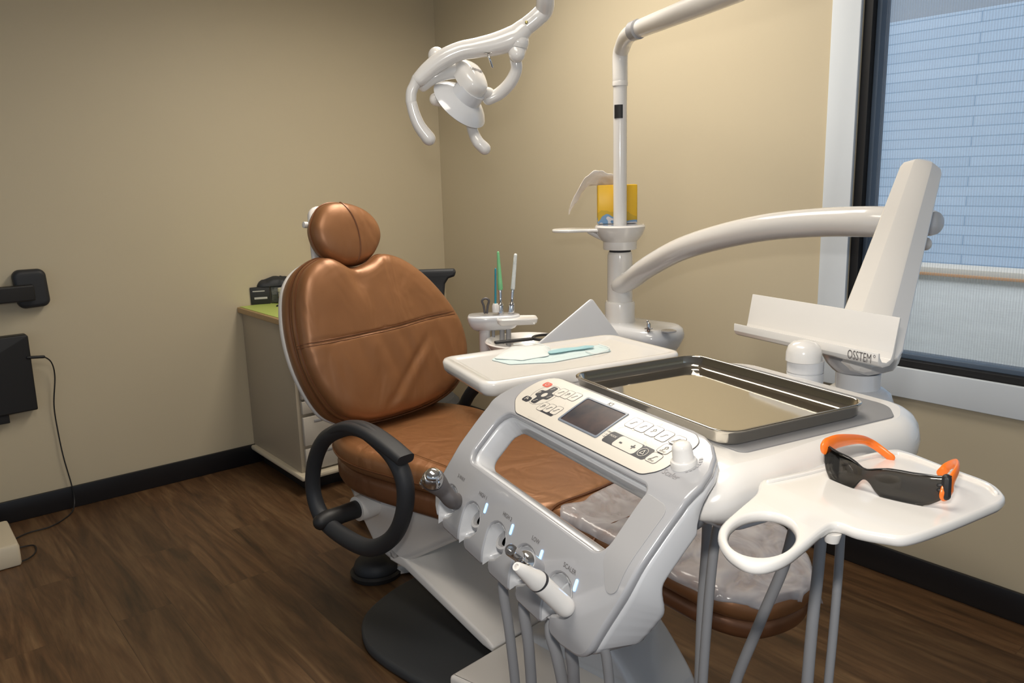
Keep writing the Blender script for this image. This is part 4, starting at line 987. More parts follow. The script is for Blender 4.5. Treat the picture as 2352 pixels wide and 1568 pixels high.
MB().tube([tk+Vector((0, 0, -.012)), tk+Vector((0, 0, .012))], .007, sub=2).tube([tk+Vector((0, 0, .010)), tk+ux_*-.006+Vector((0, 0, .022))], .004, sub=2).tube([tk+ux_*-.014+Vector((0, 0, -.006)), tk+ux_*.012+Vector((0, 0, -.002))], .003, sub=2).build('tap', 'chrome', col)
pdv = P(1536, 760, d=2.80); MB().lathe([(.026, zt_-.002), (.026, zt_+.002), (.022, zt_+.003)], Vector((pdv.x, pdv.y, 0)), n=28).build('disc_cap', 'silver', col)
# glossy tilted splash cover
sq = [P(1358, 684, d=2.72), P(1232, 790, d=2.62), P(1330, 845, d=2.60), P(1415, 790, d=2.74)]
o_, a_, b_ = sq[0], sq[1]-sq[0], sq[3]-sq[0]; fq = frame(o_, a_, b_)
W1, W2 = a_.length, b_.dot((b_-a_.normalized()*b_.dot(a_.normalized())).normalized())
MB().slab(rounded([Vector((0, 0)), Vector((W1*1.3, .0)), Vector((W1*1.3, W2*1.25)), Vector((0, W2*1.0))], .012), fq, -.006, .006, .004).build('splash_cover', 'cool', col)
# bowl
bc = P(1205, 782, d=2.74); rb_ = .135
MB().lathe([(.03, -.09), (.07, -.07), (.115, -.035), (rb_-.004, -.006), (rb_, 0), (rb_-.004, .004), (rb_-.012, .002), (.09, -.028), (.04, -.05), (.001, -.055)], bc, (0, 0, 1), 56).build('cuspidor_bowl', 'white', col)
MB().tube([bc+Vector((0, 0, -.08)), bc+Vector((0, 0, -.16)), O0+ux_*.02+Vector((0, 0, bc.z-.22))], [.035, .04, .05], n=20).build('bowl_support', 'cool', col)
# assistant's instrument rest
ap = P(1112, 742, d=2.80); af = (P(1240, 722, d=2.80)-P(1075, 735, d=2.80)); af.z = 0; af.normalize(); as_ = Vector((-af.y, af.x, 0))
za = P(1130, 722, d=2.80).z
a0 = P(1112, 724, d=2.80); fA = lambda x, y, h: Vector((a0.x, a0.y, za))+af*x+as_*y+Vector((0, 0, h))
bean = smooth_closed([Vector(p) for p in ((-.058, 0), (-.05, -.035), (-.01, -.048), (.05, -.045), (.10, -.035), (.125, 0), (.10, .035), (.05, .045), (-.01, .05), (-.05, .035))], 6)
ast = MB().sweep(bean, fA, [(.035, -.055), (.018, -.048), (.006, -.034), (0, -.018), (0, -.006), (.004, 0)]).build('assistant_rest', 'cool', col, 60)
MB().slab(inset(ccw(bean), .006), fA, -.001, .001, .0005).build('rest_top', 'silver', ast)
MB().sweep(rounded([Vector(p) for p in ((.035, -.075), (.185, -.065), (.18, .0), (.06, .01))], [.02, .015, .015, .02]), fA, [(.012, -.030), (.003, -.022), (0, -.010), (.002, -.006), (.008, -.009)]).build('rest_tray', 'white', ast)
MB().lathe([(.020, -.22), (.020, -.06), (.026, -.045)], fA(0, 0, 0), (0, 0, 1), 24).build('rest_post', 'cool', ast)
MB().tube([fA(0, 0, -.2), fA(.02, 0, -.26), fA(.10, -.02, -.28), bc+Vector((0, 0, -.14))], .02, n=16).build('rest_arm', 'cool', col)
def stick(px0, py0, px1, py1, d, r0, r1, m, name, label, cat):
    a, b = P(px0, py0, d=d), P(px1, py1, d=d); t = thing(name, label, cat, b, 'suction tips on the instrument rest')
    MB().tube([b, b.lerp(a, .5), a], [r1, (r0+r1)/2, r0], n=12, sub=3).build('tip', m, t)
    return t, b
t, b = stick(1138, 618, 1138, 702, 2.78, .0035, .004, 'teal', 'suction_tip', 'dark blue-green suction tip standing in the instrument rest, left of the tall green one', 'suction tip')
MB().lathe([(.012, -.022), (.012, .0), (.008, .008)], b, n=16).build('holder', 'white', t)
t, b = stick(1144, 580, 1149, 662, 2.80, .0045, .0095, 'green', 'suction_tip', 'tall light green suction tip in a chrome holder on the instrument rest', 'suction tip')
c = P(1150, 718, d=2.80); MB().tube([c, c.lerp(b, .35), c.lerp(b, .45), b], [.011, .011, .006, .007], n=14, sub=3).build('chrome_holder', 'chrome', t)
t, b = stick(1184, 586, 1178, 662, 2.80, .006, .0075, 'maskw', 'suction_tip', 'tall white suction tip in a chrome holder on the instrument rest', 'suction tip')
c = P(1174, 716, d=2.80); MB().tube([c, c.lerp(b, .35), c.lerp(b, .45), b], [.012, .011, .006, .0065], n=14, sub=3).build('chrome_holder', 'chrome', t)
c = P(1116, 718, d=2.79); t = thing('air_water_syringe', 'small dark metal looped syringe at the left end of the instrument rest', 'dental syringe', c)
MB().tube([c+af*-.004, c+af*-.007+Vector((0, 0, .025)), c+af*-.012+Vector((0, 0, .042)), c+Vector((0, 0, .050)), c+af*.012+Vector((0, 0, .042)), c+af*.007+Vector((0, 0, .022)), c+af*.004], .004, n=10).build('loop', 'hpgrey', t)
for i, (x0, r) in enumerate(((1133, .006), (1153, .009), (1168, .009))):
    q = P(x0, 748, d=2.80); MB().tube([q, q+Vector((0, 0, -.15)), q+Vector((0, 0, -.35))+af*.03, Vector((q.x, q.y, .3))+ux_*.03], r, n=12).build('hose', 'hose', col)
# hand mirror lying on the bowl
m0 = P(1136, 787, z=bc.z+.010); m1 = P(1225, 778, z=bc.z+.010); m2 = P(1275, 762, z=bc.z+.010)
dm = (m1-m0).normalized(); nm = Vector((0, 0, 1)); sm2 = nm.cross(dm)
t = thing('hand_mirror', 'black hand mirror lying across the white cuspidor bowl', 'hand mirror', m0)
fM = lambda x, y, h: m0+dm*x+sm2*y+nm*h
lm = (m1-m0).length
MB().slab(rect(0, lm*.98, -.010, .010, .006), fM, -.004, .005, .003).build('handle', 'black', t)
MB().slab(circle(lm+.058, 0, .062, 40, .05), fM, -.004, .005, .003, holes=[circle(lm+.058, 0, .050, 40, .040)]).build('mirror_frame', 'black', t)
MB().slab(circle(lm+.058, 0, .0505, 40, .0405), fM, -.002, .002, .0005).build('mirror_glass', 'chrome', t)
# tissue pack behind the pole
tz = zc_(514)
tf_ = (ROT @ Vector((1, 0, 0))); tf_.z = 0; tf_.normalize(); tb_ = Vector((-tf_.y, tf_.x, 0))
tc_ = O0+tb_*.045+tf_*-.005
fTi = lambda x, y, h: Vector((tc_.x, tc_.y, tz))+tf_*x+tb_*y+Vector((0, 0, h))
hh = zc_(424)-tz; wL = px_w(88, 3.0)
t = thing('tissue_pack', 'yellow tissue pack with blue and white print standing on the column collar', 'tissue pack', fTi(0, 0, 0))
MB().box(-wL/2, wL/2, -.018, .022, 0, hh, .004, f=fTi).build('pack', 'pack', t)
tw = []; tf2 = []
path = [(1412, 412, 3.0, .035), (1392, 401, 2.99, .035), (1370, 396, 2.98, .032), (1350, 404, 2.97, .030), (1336, 420, 2.96, .028), (1326, 438, 2.95, .026), (1315, 455, 2.95, .020), (1306, 475, 2.95, .012)]
pp_ = smooth_open([Vector((*P(x, y, d=d), w)) for x, y, d, w in path], 5)
for i, q in enumerate(pp_):
    for j in range(9):
        s_ = j/8-.5; tw.append(Vector(q[:3])+tb_*s_*q[3]*1.6+Vector((0, 0, -.018-s_*q[3]*1.55+.008*noise.noise(Vector((i*.3, j*.6, 0))))))
for i in range(len(pp_)-1):
    for j in range(8): k = i*9+j; tf2.append([k, k+1, k+10, k+9])
o = MB().add(tw, tf2).build('tissue', 'tissue', t, 60, fix=False); md = o.modifiers.new('t', 'SOLIDIFY'); md.thickness = .0012

# ================================================================== operating light
DL = 2.30
lamp = thing('operating_light', 'white dental operating light hanging on its jointed arm above the chair', 'dental lamp', P(1205, 62, d=DL))
PL = lambda x, y, dd=0: P(x, y, d=DL+dd)
wl = lambda w: px_w(w, DL)
MB().tube([P(1846, -118, d=1.9), P(1800, -190, d=1.93), P(1650, -270, d=2.02), P(1430, -275, d=2.14), P(1310, -205, d=2.21), PL(1262, -110, -.06), PL(1256, -60, -.05), PL(1253, -10, -.03), PL(1250, 22), PL(1232, 42), PL(1210, 60)], [wl(17), wl(17), wl(17), wl(18), wl(18), wl(19), wl(19), wl(19), wl(19.5), wl(19), wl(19)], n=24, ends='flat').build('upper_arm', 'white', lamp)
j0, j1 = PL(1212, 58), PL(1205, 64)
MB().tube([j0, j1], wl(18.3), n=24, sub=1, ends='flat').build('joint_gap', 'gap', lamp)
MB().lathe([(.0042, -.003), (.0042, .001), (.003, .0015)], PL(1209, 51, -.0235), ray(1209, 51)*-1, 14).build('bolt', mat('brass_bolt', (.5, .4, .15), .3, metal=1), lamp)
MB().tube([PL(1205, 64), PL(1180, 86), PL(1140, 101), PL(1095, 110), PL(1058, 117), PL(1020, 134), PL(985, 160), PL(963, 182)], [wl(20), wl(25), wl(24), wl(21), wl(20), wl(20), wl(18), wl(16)], n=28, sub=6).build('lower_arm', 'white', lamp)
MB().tube([PL(1190, 95, .0), PL(1187, 112, -.0), PL(1187, 124, -.01)], [wl(24), wl(22), wl(18)], n=24).build('yoke_ball', 'white', lamp)
MB().tube([PL(1184, 135, .02), PL(1186, 160, .02), PL(1172, 190, .03), PL(1148, 214, .04), PL(1122, 228, .04)], [wl(13), wl(13), wl(14), wl(14), wl(13)], n=20).build('yoke', 'white', lamp)
MB().tube([PL(1118, 122, -.02), PL(1123, 130, -.05), PL(1131, 154, -.05)], [wl(2), wl(2.4), wl(2.2)], n=10).tube([PL(1113, 121, -.03), PL(1128, 122, -.05)], wl(1.6), n=8).build('switch_lever', 'chrome', lamp)
MB().tube([PL(960, 182), PL(952, 196), PL(945, 212), PL(944, 234)], [wl(14), wl(12), wl(12), wl(12)], n=20, ends='round').build('handle_stem', 'white', lamp)
MB().tube([PL(945, 236), PL(952, 262), PL(964, 290), PL(985, 318)], [wl(12.2), wl(13), wl(14), wl(15.5)], n=20).build('handle', 'white', lamp)
MB().tube([PL(972, 200, .02), PL(1000, 176, .03), PL(1040, 163, .03), PL(1080, 168, .02)], [wl(10), wl(14), wl(17), wl(14)], n=20).build('head_bracket', 'white', lamp)
# head: dished reflector seen from behind, crown and knob
hc_ = PL(1064, 230, .03); hnv = (ROT @ Vector((.60, .55, .58))).normalized()
MB().lathe([(wl(67), .0), (wl(69), .003), (wl(67), .006), (wl(60), .016), (wl(48), .027), (wl(36), .034)], hc_+(-hnv)*.02, hnv, 56).build('reflector_shell', 'cool', lamp, 60)
MB().lathe([(wl(36), .016), (wl(35), .036), (wl(33), .055)], hc_-hnv*.01, hnv, 40).build('crown_collar', 'cool', lamp)
cc = hc_+hnv*.040+(ROT @ Vector((-.004, .022, 0))); upc = (ROT @ Vector((0, 1, 0))); upc = (upc-hnv*upc.dot(hnv)).normalized(); sdc = upc.cross(hnv)
fL = lambda x, y, h: cc+sdc*x+upc*y+hnv*h
crown = MB().dome(smooth_closed([Vector(p) for p in ((-.036, .052), (0, .062), (.032, .050), (.042, .015), (.038, -.022), (.026, -.046), (0, -.054), (-.028, -.044), (-.040, -.016), (-.042, .022))], 6), fL, [(1, -.01), (1, .006), (.985, .014), (.94, .021), (.86, .027), (.74, .031), (.58, .034), (.38, .0355), (.18, .036)]).build('crown', 'white', lamp, 60)
qa = cc+hnv*.0372-sdc*.006
MB().text('OSSTEM', .0125, lambda x, y, h: qa+sdc*(x+.004)+upc*(y+.006), bold=.0005).build('crown_lettering', 'inkline', crown, fix=False)
MB().tube([PL(1052, 238, .06), PL(1030, 232, .05), PL(1001, 228, .03)], [wl(15), wl(16), wl(14.5)], n=20).build('side_knob', 'white', lamp)
MB().ball(PL(1003, 128, .04), wl(19), 24).build('rear_ball', 'white', lamp)
MB().tube([PL(1082, 285, .04), PL(1088, 306, .03), PL(1098, 326, .02), PL(1113, 341, .02)], [wl(12), wl(12.5), wl(13.5), wl(14)], n=20).build('handle', 'white', lamp)
MB().tube([PL(1122, 215, .04), PL(1108, 212, .03)], wl(14), n=20, sub=1).build('pivot_cap', 'white', lamp)

# ================================================================== items on the unit
# steel instrument tray
ZS = 1.100
st_o = rect(-.183, .183, -.130, .130, .030, 8)
thT = thing('instrument_tray', 'empty polished steel instrument tray lying on the grey mat of the delivery unit', 'steel tray', G(0, 0, 1.0795))
MB().sweep(st_o, fG, [(.012, 1.0795), (.007, 1.0800), (.004, 1.083), (.002, ZS-.005), (-.001, ZS-.003), (-.0015, ZS-.001), (0, ZS), (.0025, ZS), (.004, ZS-.002), (.006, 1.089), (.009, 1.0835), (.013, 1.0815), (.019, 1.0812)]).build('tray_dish', 'steel', thT, 60)
# mask on the white side tray
t = thing('surgical_mask', 'pale blue and white disposable face mask lying on the white side tray', 'face mask', P(1290, 808, z=ZT))
mk = [loc(P(*p, z=ZT+.001)).xy for p in ((1128, 820), (1178, 790), (1265, 796), (1385, 786), (1405, 800), (1340, 812), (1270, 825), (1170, 830))]
mo = smooth_closed(mk, 6); mc = sum(mo, Vector((0, 0)))/len(mo)
def mf(amp, z0): return lambda x, y, h: G(x, y, z0+h+amp*abs(noise.noise(Vector((x*14, y*22, 1)))) * min(1, 3*max(0, 1-(Vector((x, y))-mc).length/.13)))
m = MB(); vs = []; fs = []; n = len(mo); K_ = 9
def bandmesh(outline, z0, amp, th, seed):
    vs = []; fs = []; c = sum(outline, Vector((0, 0)))/len(outline); n = len(outline); K_ = 8
    for lay in (0, 1):
        for k in range(K_):
            s_ = 1-k/K_
            for p in outline:
                q = c+(p-c)*s_; vs.append(G(q.x, q.y, z0+lay*th+(amp*(.5+.9*noise.noise(Vector((q.x*18+seed, q.y*30, seed)))))*min(1, k/2)+.0005))
        vs.append(G(c.x, c.y, z0+lay*th+amp))
    N1 = n*K_+1
    for lay in (0, 1):
        o = lay*N1
        for k in range(K_-1):
            for i in range(n): j = (i+1) % n; f_ = [o+k*n+i, o+k*n+j, o+(k+1)*n+j, o+(k+1)*n+i]; fs.append(f_ if lay else f_[::-1])
        for i in range(n): f_ = [o+(K_-1)*n+i, o+(K_-1)*n+(i+1) % n, o+n*K_]; fs.append(f_ if lay else f_[::-1])
    for i in range(n): j = (i+1) % n; fs.append([i, j, j+N1, i+N1])
    return MB().add(vs, fs)
zf = ZT-.0055
bandmesh(rounded(mk, .012, 5), zf, .003, .001, 1).build('blue_layer', 'maskb', t)
mk2 = [loc(P(*p, z=ZT)).xy for p in ((1133, 821), (1178, 793), (1240, 795), (1266, 799), (1260, 815), (1200, 825))]
bandmesh(rounded(mk2, .010, 5), zf+.003, .009, .001, 4).build('white_layer', 'maskw', t)
MB().tube([P(1180, 790, z=ZT+.006), P(1210, 789, z=ZT+.008), P(1240, 790, z=ZT+.006), P(1262, 798, z=ZT+.004)], .0011, n=6).build('ear_loop', 'maskw', t)
MB().tube([P(1375, 790, z=ZT+.003), P(1400, 800, z=ZT), P(1370, 812, z=ZT), P(1345, 806, z=ZT)], .0011, n=6).build('ear_loop', 'maskw', t)
mk3 = [loc(P(*p, z=ZT+.006)).xy for p in ((1262, 801), (1300, 796), (1345, 790), (1362, 789), (1358, 793), (1310, 800), (1266, 806))]
bandmesh(smooth_closed(mk3, 5), zf+.006, .003, .001, 9).build('folded_edge', mat('blue_mask_fold', (.38, .62, .66), .8), t)
# safety glasses
t = thing('safety_glasses', 'smoke grey wraparound safety glasses with orange temples on the cup tray', 'safety glasses', P(2040, 1150, z=ZR))
top = [(1897, 1018), (1903, 1024), (1912, 1030), (1925, 1038), (1940, 1045), (1952, 1051), (1965, 1060), (1975, 1069), (1985, 1076), (2000, 1078), (2018, 1077), (2040, 1077), (2068, 1081), (2095, 1086), (2125, 1090), (2155, 1094), (2184, 1094)]
bot = [(1897, 1060), (1902, 1085), (1912, 1105), (1928, 1120), (1945, 1127), (1960, 1123), (1970, 1112), (1980, 1102), (1990, 1101), (2000, 1110), (2012, 1128), (2030, 1145), (2060, 1158), (2090, 1163), (2125, 1160), (2150, 1152), (2172, 1142)]
b0 = P(1945, 1128, z=ZR+.001); b1 = P(2095, 1164, z=ZR+.001); gd = (b1-b0); gd.z = 0; gl = gd.length; gd.normalize(); gp = Vector((-gd.y, gd.x, 0))
if gp.dot(ray(2040, 1100)) < 0: gp = -gp
gc = (b0+b1)/2
def Gp(px, py):
    """on the curved front of the glasses: a wrapped vertical sheet bulging towards the camera side"""
    r = ray(px, py); q = P(px, py, d=1)
    for _ in range(30):
        x = (q-gc).dot(gd); tgt = .010+6.0*(x-.012)**2*.55+ (q.z-ZR)*.12; rr = r.dot(gp); tt = (tgt-(CAM-gc).dot(gp))/rr; q = CAM+r*tt
    return q
ts, bs = smooth_open([Vector((*p, 0)) for p in top], 6), smooth_open([Vector((*p, 0)) for p in bot], 6)
vs = []; fs = []; NR = 8
for a, b in zip(ts, bs):
    for k in range(NR+1): q = a.lerp(b, k/NR); vs.append(Gp(q.x, q.y))
for i in range(len(ts)-1):
    for k in range(NR): j = i*(NR+1)+k; fs.append([j, j+1, j+NR+2, j+NR+1])
lens = MB().add(vs, fs).build('lens', 'lens', t, 80, fix=False); md = lens.modifiers.new('t', 'SOLIDIFY'); md.thickness = .0022; md.offset = 1
MB().tube([Gp(p.x, p.y) for p in ts[::2]], .0011, n=8, sub=2).build('brow_edge', mat('dark_lens_edge', (.03, .03, .03), .2), lens)
hl, hr_ = Gp(1899, 1030), Gp(2182, 1112)
tl = [Gp(1899, 1024), P(1925, 1013, d=(hl-CAM).length+.015), P(1975, 1009, d=(hl-CAM).length+.055), P(2005, 1020, d=(hl-CAM).length+.08), P(2046, 1050, z=ZR+.003)]
ob = [(math.cos(a)*.42, math.sin(a)*1.0) for a in [2*PI*i/16 for i in range(16)]]
MB().tube(tl, [.0105, .0085, .0055, .0050, .0050], sec=ob, up=(0, 0, 1), sub=8).build('temple', 'orange', t)
MB().tube([Gp(1899, 1017)+gp*.002, Gp(1899, 1060)+gp*.002], .004, n=10, sub=1).build('hinge', 'black', t)
tr_ = [Gp(2172, 1132), P(2184, 1105, d=(hr_-CAM).length+.004), P(2198, 1078, d=(hr_-CAM).length+.02), P(2196, 1064, d=(hr_-CAM).length+.045), P(2178, 1070, d=(hr_-CAM).length+.065), P(2162, 1086, d=(hr_-CAM).length+.07)]
MB().tube(tr_, [.009, .008, .006, .005, .005, .005], sec=ob, up=(0, 0, 1), sub=8).build('temple', 'orange', t)
m = MB()
for (x0, y0, x1, y1) in ((2176, 1098, 2174, 1136), (2172, 1112, 2158, 1113), (2172, 1122, 2158, 1124), (2176, 1130, 2162, 1133)): m.tube([Gp(x0, y0)-gp*.002, Gp(x1, y1)-gp*.002], .0022 if x0-x1 > 5 else .005, n=8, sub=1)
m.build('hinge', 'black', t)
# --- handpieces in the holders
def held(name, label, cat, at): return thing(name, label, cat, at)
hb = S(RN[0]-NW/2+.004, .300, -.022)
pA = [hb, Gv(1040, 1150, -.352), Gv(1020, 1128, -.365), Gv(1005, 1112, -.375), Gv(996, 1103, -.380)]
t = held('air_water_syringe', 'dark grey three-way syringe with chrome buttons, in the leftmost unit holder', 'dental syringe', hb)
MB().tube(pA, [.0125, .0125, .0130, .0165, .0185], n=24, sub=5).build('body', 'hpgrey', t)
hd = Gv(995, 1094, -.388); ax = (ROT @ Vector((.15, .8, .6))).normalized()
MB().lathe([(.0150, -.012), (.0155, -.002), (.0135, .002), (.0125, .002), (.0122, .006), (.009, .0095), (.003, .011)], hd, ax, 28).build('button_head', 'chrome', t)
nz0 = Gv(984, 1108, -.385); nz1 = Gv(970, 1110, -.392)
MB().tube([nz0, nz1], [.0055, .0050], n=14, sub=1).tube([Gv(971, 1103, -.392), Gv(971, 1116, -.392)], .0040, n=10, sub=1).build('nozzle', 'chrome', t)
hb = S(RN[3]-NW/2+.004, .300, -.022)
t = held('handpiece_coupling', 'chrome low-speed handpiece coupling standing in the LOW holder', 'handpiece coupling', hb)
c0, c1 = Gv(1216, 1296, -.360), Gv(1172, 1262, -.405); ax = (c1-c0).normalized(); Lc = (c1-c0).length
MB().lathe([(.0135, -.035), (.0140, 0), (.0140, .016), (.0130, .018)], c0, ax, 28).build('collar', 'silver', t)
MB().lathe([(.0125, .016), (.0125, .020), (.010, .022), (.0060, .024), (.0060, Lc*.45), (.0068, Lc*.46), (.0068, Lc*.52), (.0058, Lc*.53), (.0058, Lc*.60), (.0072, Lc*.61), (.0074, Lc*.97), (.0066, Lc), (.0045, Lc), (.0043, Lc*.9), (.001, Lc*.9)], c0, ax, 28).build('spigot', 'chrome', t)
hb = S(RN[4]-NW/2+.004, .300, -.022)
t = held('scaler_handpiece', 'white scaler handpiece with a black ring resting in the SCALER holder', 'dental scaler', hb)
e0, e1, e2, e3 = Gv(1297, 1392, -.352), Gv(1240, 1338, -.385), Gv(1230, 1328, -.391), Gv(1186, 1300, -.420)
MB().tube([e0, e0.lerp(e1, .5), e1], [.0125, .0122, .0120], n=28, sub=4).build('handle', 'white', t)
MB().tube([e1.lerp(e2, .1), e1.lerp(e2, .45)], [.0126, .0126], n=28, sub=1, ends='flat').build('ring', 'gap', t)
ax = (e3-e1).normalized(); Lc = (e3-e1).length
MB().lathe([(.0122, .006), (.0118, .012), (.0105, Lc*.35), (.0080, Lc*.7), (.0058, Lc*.96), (.0050, Lc), (.0030, Lc), (.0028, Lc*.9), (.0005, Lc*.9)], e1, ax, 28).build('nose_cone', 'white', t)
# --- hoses: from the holders down in a loop and up to the hull
hs = [((1155, 1335), (1170, 1450), (1186, 1600)), ((1203, 1385), (1214, 1480), (1222, 1600)), ((1264, 1440), (1280, 1510), (1296, 1600)), ((1313, 1480), (1316, 1530), (1319, 1600)), ((1383, 1462), (1393, 1510), (1401, 1600))]
he = [((1655, 1180), (1640, 1260), (1626, 1400), (1612, 1600)), ((1625, 1170), (1622, 1260), (1612, 1400), (1605, 1600)), ((1830, 1190), (1800, 1300), (1745, 1430), (1680, 1600)), ((1888, 1210), (1878, 1320), (1866, 1430), (1852, 1600)), ((1932, 1210), (1925, 1320), (1914, 1450), (1900, 1600))]
for k, (a, b) in enumerate(zip(hs, he)):
    pa = [Gv(*p, (-.330, -.322, -.31)[i]) for i, p in enumerate(a)]; pb_ = [Gv(*p, (-.02, -.03, -.045, -.06)[i]+.02*k) for i, p in enumerate(b)]
    lowp = [pa[-1]+Vector((0, 0, -.10)), pa[-1].lerp(pb_[-1], .5)+Vector((0, 0, -.30)), pb_[-1]+Vector((0, 0, -.10))]
    r = (.0075, .0080, .0080, .0080, .0060)[k]
    MB().tube([pa[0]+Vector((0, 0, .03))+UV*.02]+pa+lowp+pb_[::-1], r, n=12, sub=6).build('hose', 'hose', unit)

# ================================================================== cabinet and what is on it
cx0, cx1, cy0, cy1 = 1.432, 2.02, 3.335, YW-.003
cab = thing('drawer_cabinet', 'beige drawer cabinet with a cream plinth standing against the left wall', 'cabinet', ((cx0+cx1)/2, (cy0+cy1)/2, 0))
MB().box(cx0, cx1, cy0+.02, cy1, .10, .785, .003).build('carcass', 'cabinet', cab)
MB().box(cx0-.022, cx1+.02, cy0-.03, cy1-.005, .075, .10, .010).build('plinth', 'cabedge', cab)
MB().box(cx0+.03, cx1-.03, cy0+.05, cy1-.03, 0, .075, .003).build('toe_kick', 'black', cab)
MB().slab(rounded([Vector(p) for p in ((cx0-.02, cy1), (cx0-.02, cy0-.02), (cx1+.02, cy0-.02), (cx1+.02, cy1))], [0, .06, .06, 0]), I3, .785, .812, .004).build('worktop', 'wood', cab)
for z0, z1 in ((.615, .775), (.445, .605), (.375, .440), (.225, .365), (.105, .215)):
    dr = MB().box(cx0+.018, cx1-.018, cy0, cy0+.0195, z0+.004, z1-.002, .003).build('drawer', 'cabinet2', cab)
    MB().box(cx0+.07, cx0+.20, cy0-.002, cy0+.001, z1-.030, z1-.018, .001).build('label_holder', 'silver2', dr)
o = MB().slab(rounded([Vector(p) for p in ((cx0-.01, cy1-.01), (cx0-.005, cy0-.012), (cx0+.36, cy0-.012), (cx0+.36, cy1-.01))], [.0, .05, .02, 0]), I3, .812, .815, .001).build('counter_mat', 'mat', root=Vector((cx0+.2, cy0+.3, .812))); tag(o, 'yellow-green mat covering the top of the drawer cabinet', 'mat')
zM = .8155
b0 = P(605, 700, z=zM); b1 = P(556, 688, z=zM)
bx0, by0 = b0.x, b0.y
o0 = P(577, 700, z=zM); o1 = P(622, 697, z=zM); o2 = P(555, 690, z=zM)
ea = (o1-o0); la = ea.length; ea.normalize(); eb = Vector((-ea.y, ea.x, 0)); lb_ = .13
hB = P(578, 660, d=(o0-CAM).length).z-zM
fX_ = frame(o0, ea, eb)
t = thing('carton', 'small black carton with white print on the left edge of the mat', 'carton', o0)
MB().box(0, la, 0, lb_, 0, hB, .002, f=fX_).build('carton_body', 'box', t)
m = MB(); m.box(.012, .070, -.0008, .0002, hB*.74, hB*.80, .0001, f=fX_); m.box(.018, .080, -.0008, .0002, hB*.30, hB*.42, .0001, f=fX_); m.build('printed_lines', 'print', t)
f0 = o0+ea*(la+.004); o = MB().box(0, .115, .01, .12, 0, hB*.98, .006, f=frame(f0, ea, eb)).build('film_roll_box', 'film', root=f0); tag(o, 'dark crinkly wrapped package beside the black carton on the mat', 'package')
q0 = o0+ea*(la-.06)+Vector((0, 0, hB+.001)); fQ = frame(q0, ea, eb)
o = MB().sweep(smooth_closed([Vector(p) for p in ((0, .02), (.03, -.005), (.10, 0), (.17, .01), (.19, .05), (.15, .10), (.06, .10), (.01, .07))], 5), lambda x, y, h: fQ(x, y, max(0, h)+(.010*noise.noise(Vector((x*30, y*30, 0)))+.016*math.exp(-((x-.10)/.05)**2) if h > .004 else 0)), [(0, 0), (0, .004), (.004, .012), (.012, .020), (.025, .026), (.035, .030)]).build('black_cloth', 'blackm', root=q0); tag(o, 'crumpled black cloth lying on top of the carton and package', 'cloth')
c = P(652, 697, z=zM); rb = .022
t = thing('small_bottle', 'small cream bottle with a ribbed cap on the mat beside the backrest edge', 'bottle', c)
MB().lathe([(rb*.9, .0), (rb, .003), (rb, .055), (rb*.8, .062)], c, n=24).mtl(1).lathe([(rb*1.005, .018), (rb*1.005, .036)], c, n=24).build('bottle_body', ['bottle', 'orange'], t)
MB().lathe([(rb*1.1, .062), (rb*1.1, .078), (rb, .080)], c, n=24).build('cap', 'bottle', t)
c = P(645, 703, z=zM); o = MB().tube([c+Vector((-.02, 0, .004)), c+Vector((0, .005, .006)), c+Vector((.02, -.004, .004))], .004, n=8).build('black_clip', 'black', root=c); tag(o, 'tiny black clip lying on the green mat in front of the bottle', 'clip')
c = P(787, 1022, y=cy0-.012); o = MB().box(-.02, .03, -.004, .008, -.022, .022, .004, f=lambda x, y, h: c+Vector((x, y, h))).build('cyan_tag', 'cyan', root=c); tag(o, 'small cyan plastic tag hanging on the lower cabinet drawer', 'tag')

# ================================================================== things on and by the left wall
c0, c1 = P(22, 618, y=YW-.03), P(117, 700, y=YW-.03)
mnt = thing('wall_mount', 'black wall bracket with a square pad and arm high on the left wall', 'wall bracket', ((c0.x+c1.x)/2, YW, (c0.z+c1.z)/2))
fW = lambda x, y, h: Vector((x, YW-.002-h, y))
MB().slab(rounded([Vector(p) for p in ((c0.x+.01, c1.z-.004), (c1.x, c1.z), (c1.x-.006, c0.z-.008), (c0.x, c0.z-.006))], .03), fW, 0, .055, .018, seg=5).build('pad', 'blackm', mnt)
a0 = P(60, 673, y=YW-.08); MB().box(a0.x-.75, a0.x+.03, a0.z-.033, a0.z+.033, .045, .095, .006, f=fW).build('arm', 'black', mnt)
c0, c1 = P(62, 768, y=YW-.06), P(88, 940, y=YW-.06)
pc_ = thing('wall_computer', 'flat black computer case mounted on the left wall below the bracket', 'computer', (c1.x-.3, YW, c1.z))
MB().slab(rounded([Vector(p) for p in ((c1.x-.62, c1.z-.012), (c1.x, c1.z), (c0.x+.003, c0.z), (c0.x-.62, c0.z))], [.004, .006, .012, .004]), fW, .004, .06, .006).build('case', 'black', pc_)
c2 = P(10, 966, y=YW-.05); MB().box(c2.x-.12, c2.x+.02, c2.z-.014, c1.z+.0, .01, .05, .003, f=fW).build('foot', 'black', pc_)
cbp = [P(70, 820, y=YW-.062), P(85, 820, y=YW-.064), P(100, 819, y=YW-.062), P(118, 832, y=YW-.05), P(126, 865, y=YW-.03), P(124, 930, y=YW-.02), P(133, 990, y=YW-.015), P(146, 1050, y=YW-.018), P(164, 1112, y=YW-.020), P(171, 1150, y=YW-.030), P(163, 1178, z=.006), P(120, 1207, z=.005), P(60, 1225, z=.005), P(15, 1250, z=.005), P(10, 1268, z=.005), P(40, 1258, z=.005), P(78, 1252, z=.005), P(80, 1270, z=.005), P(50, 1288, z=.005), P(-10, 1296, z=.005), P(-60, 1290, z=.005)]
cable = thing('power_cable', 'thin black cable hanging down the left wall and coiling on the floor', 'cable', cbp[10])
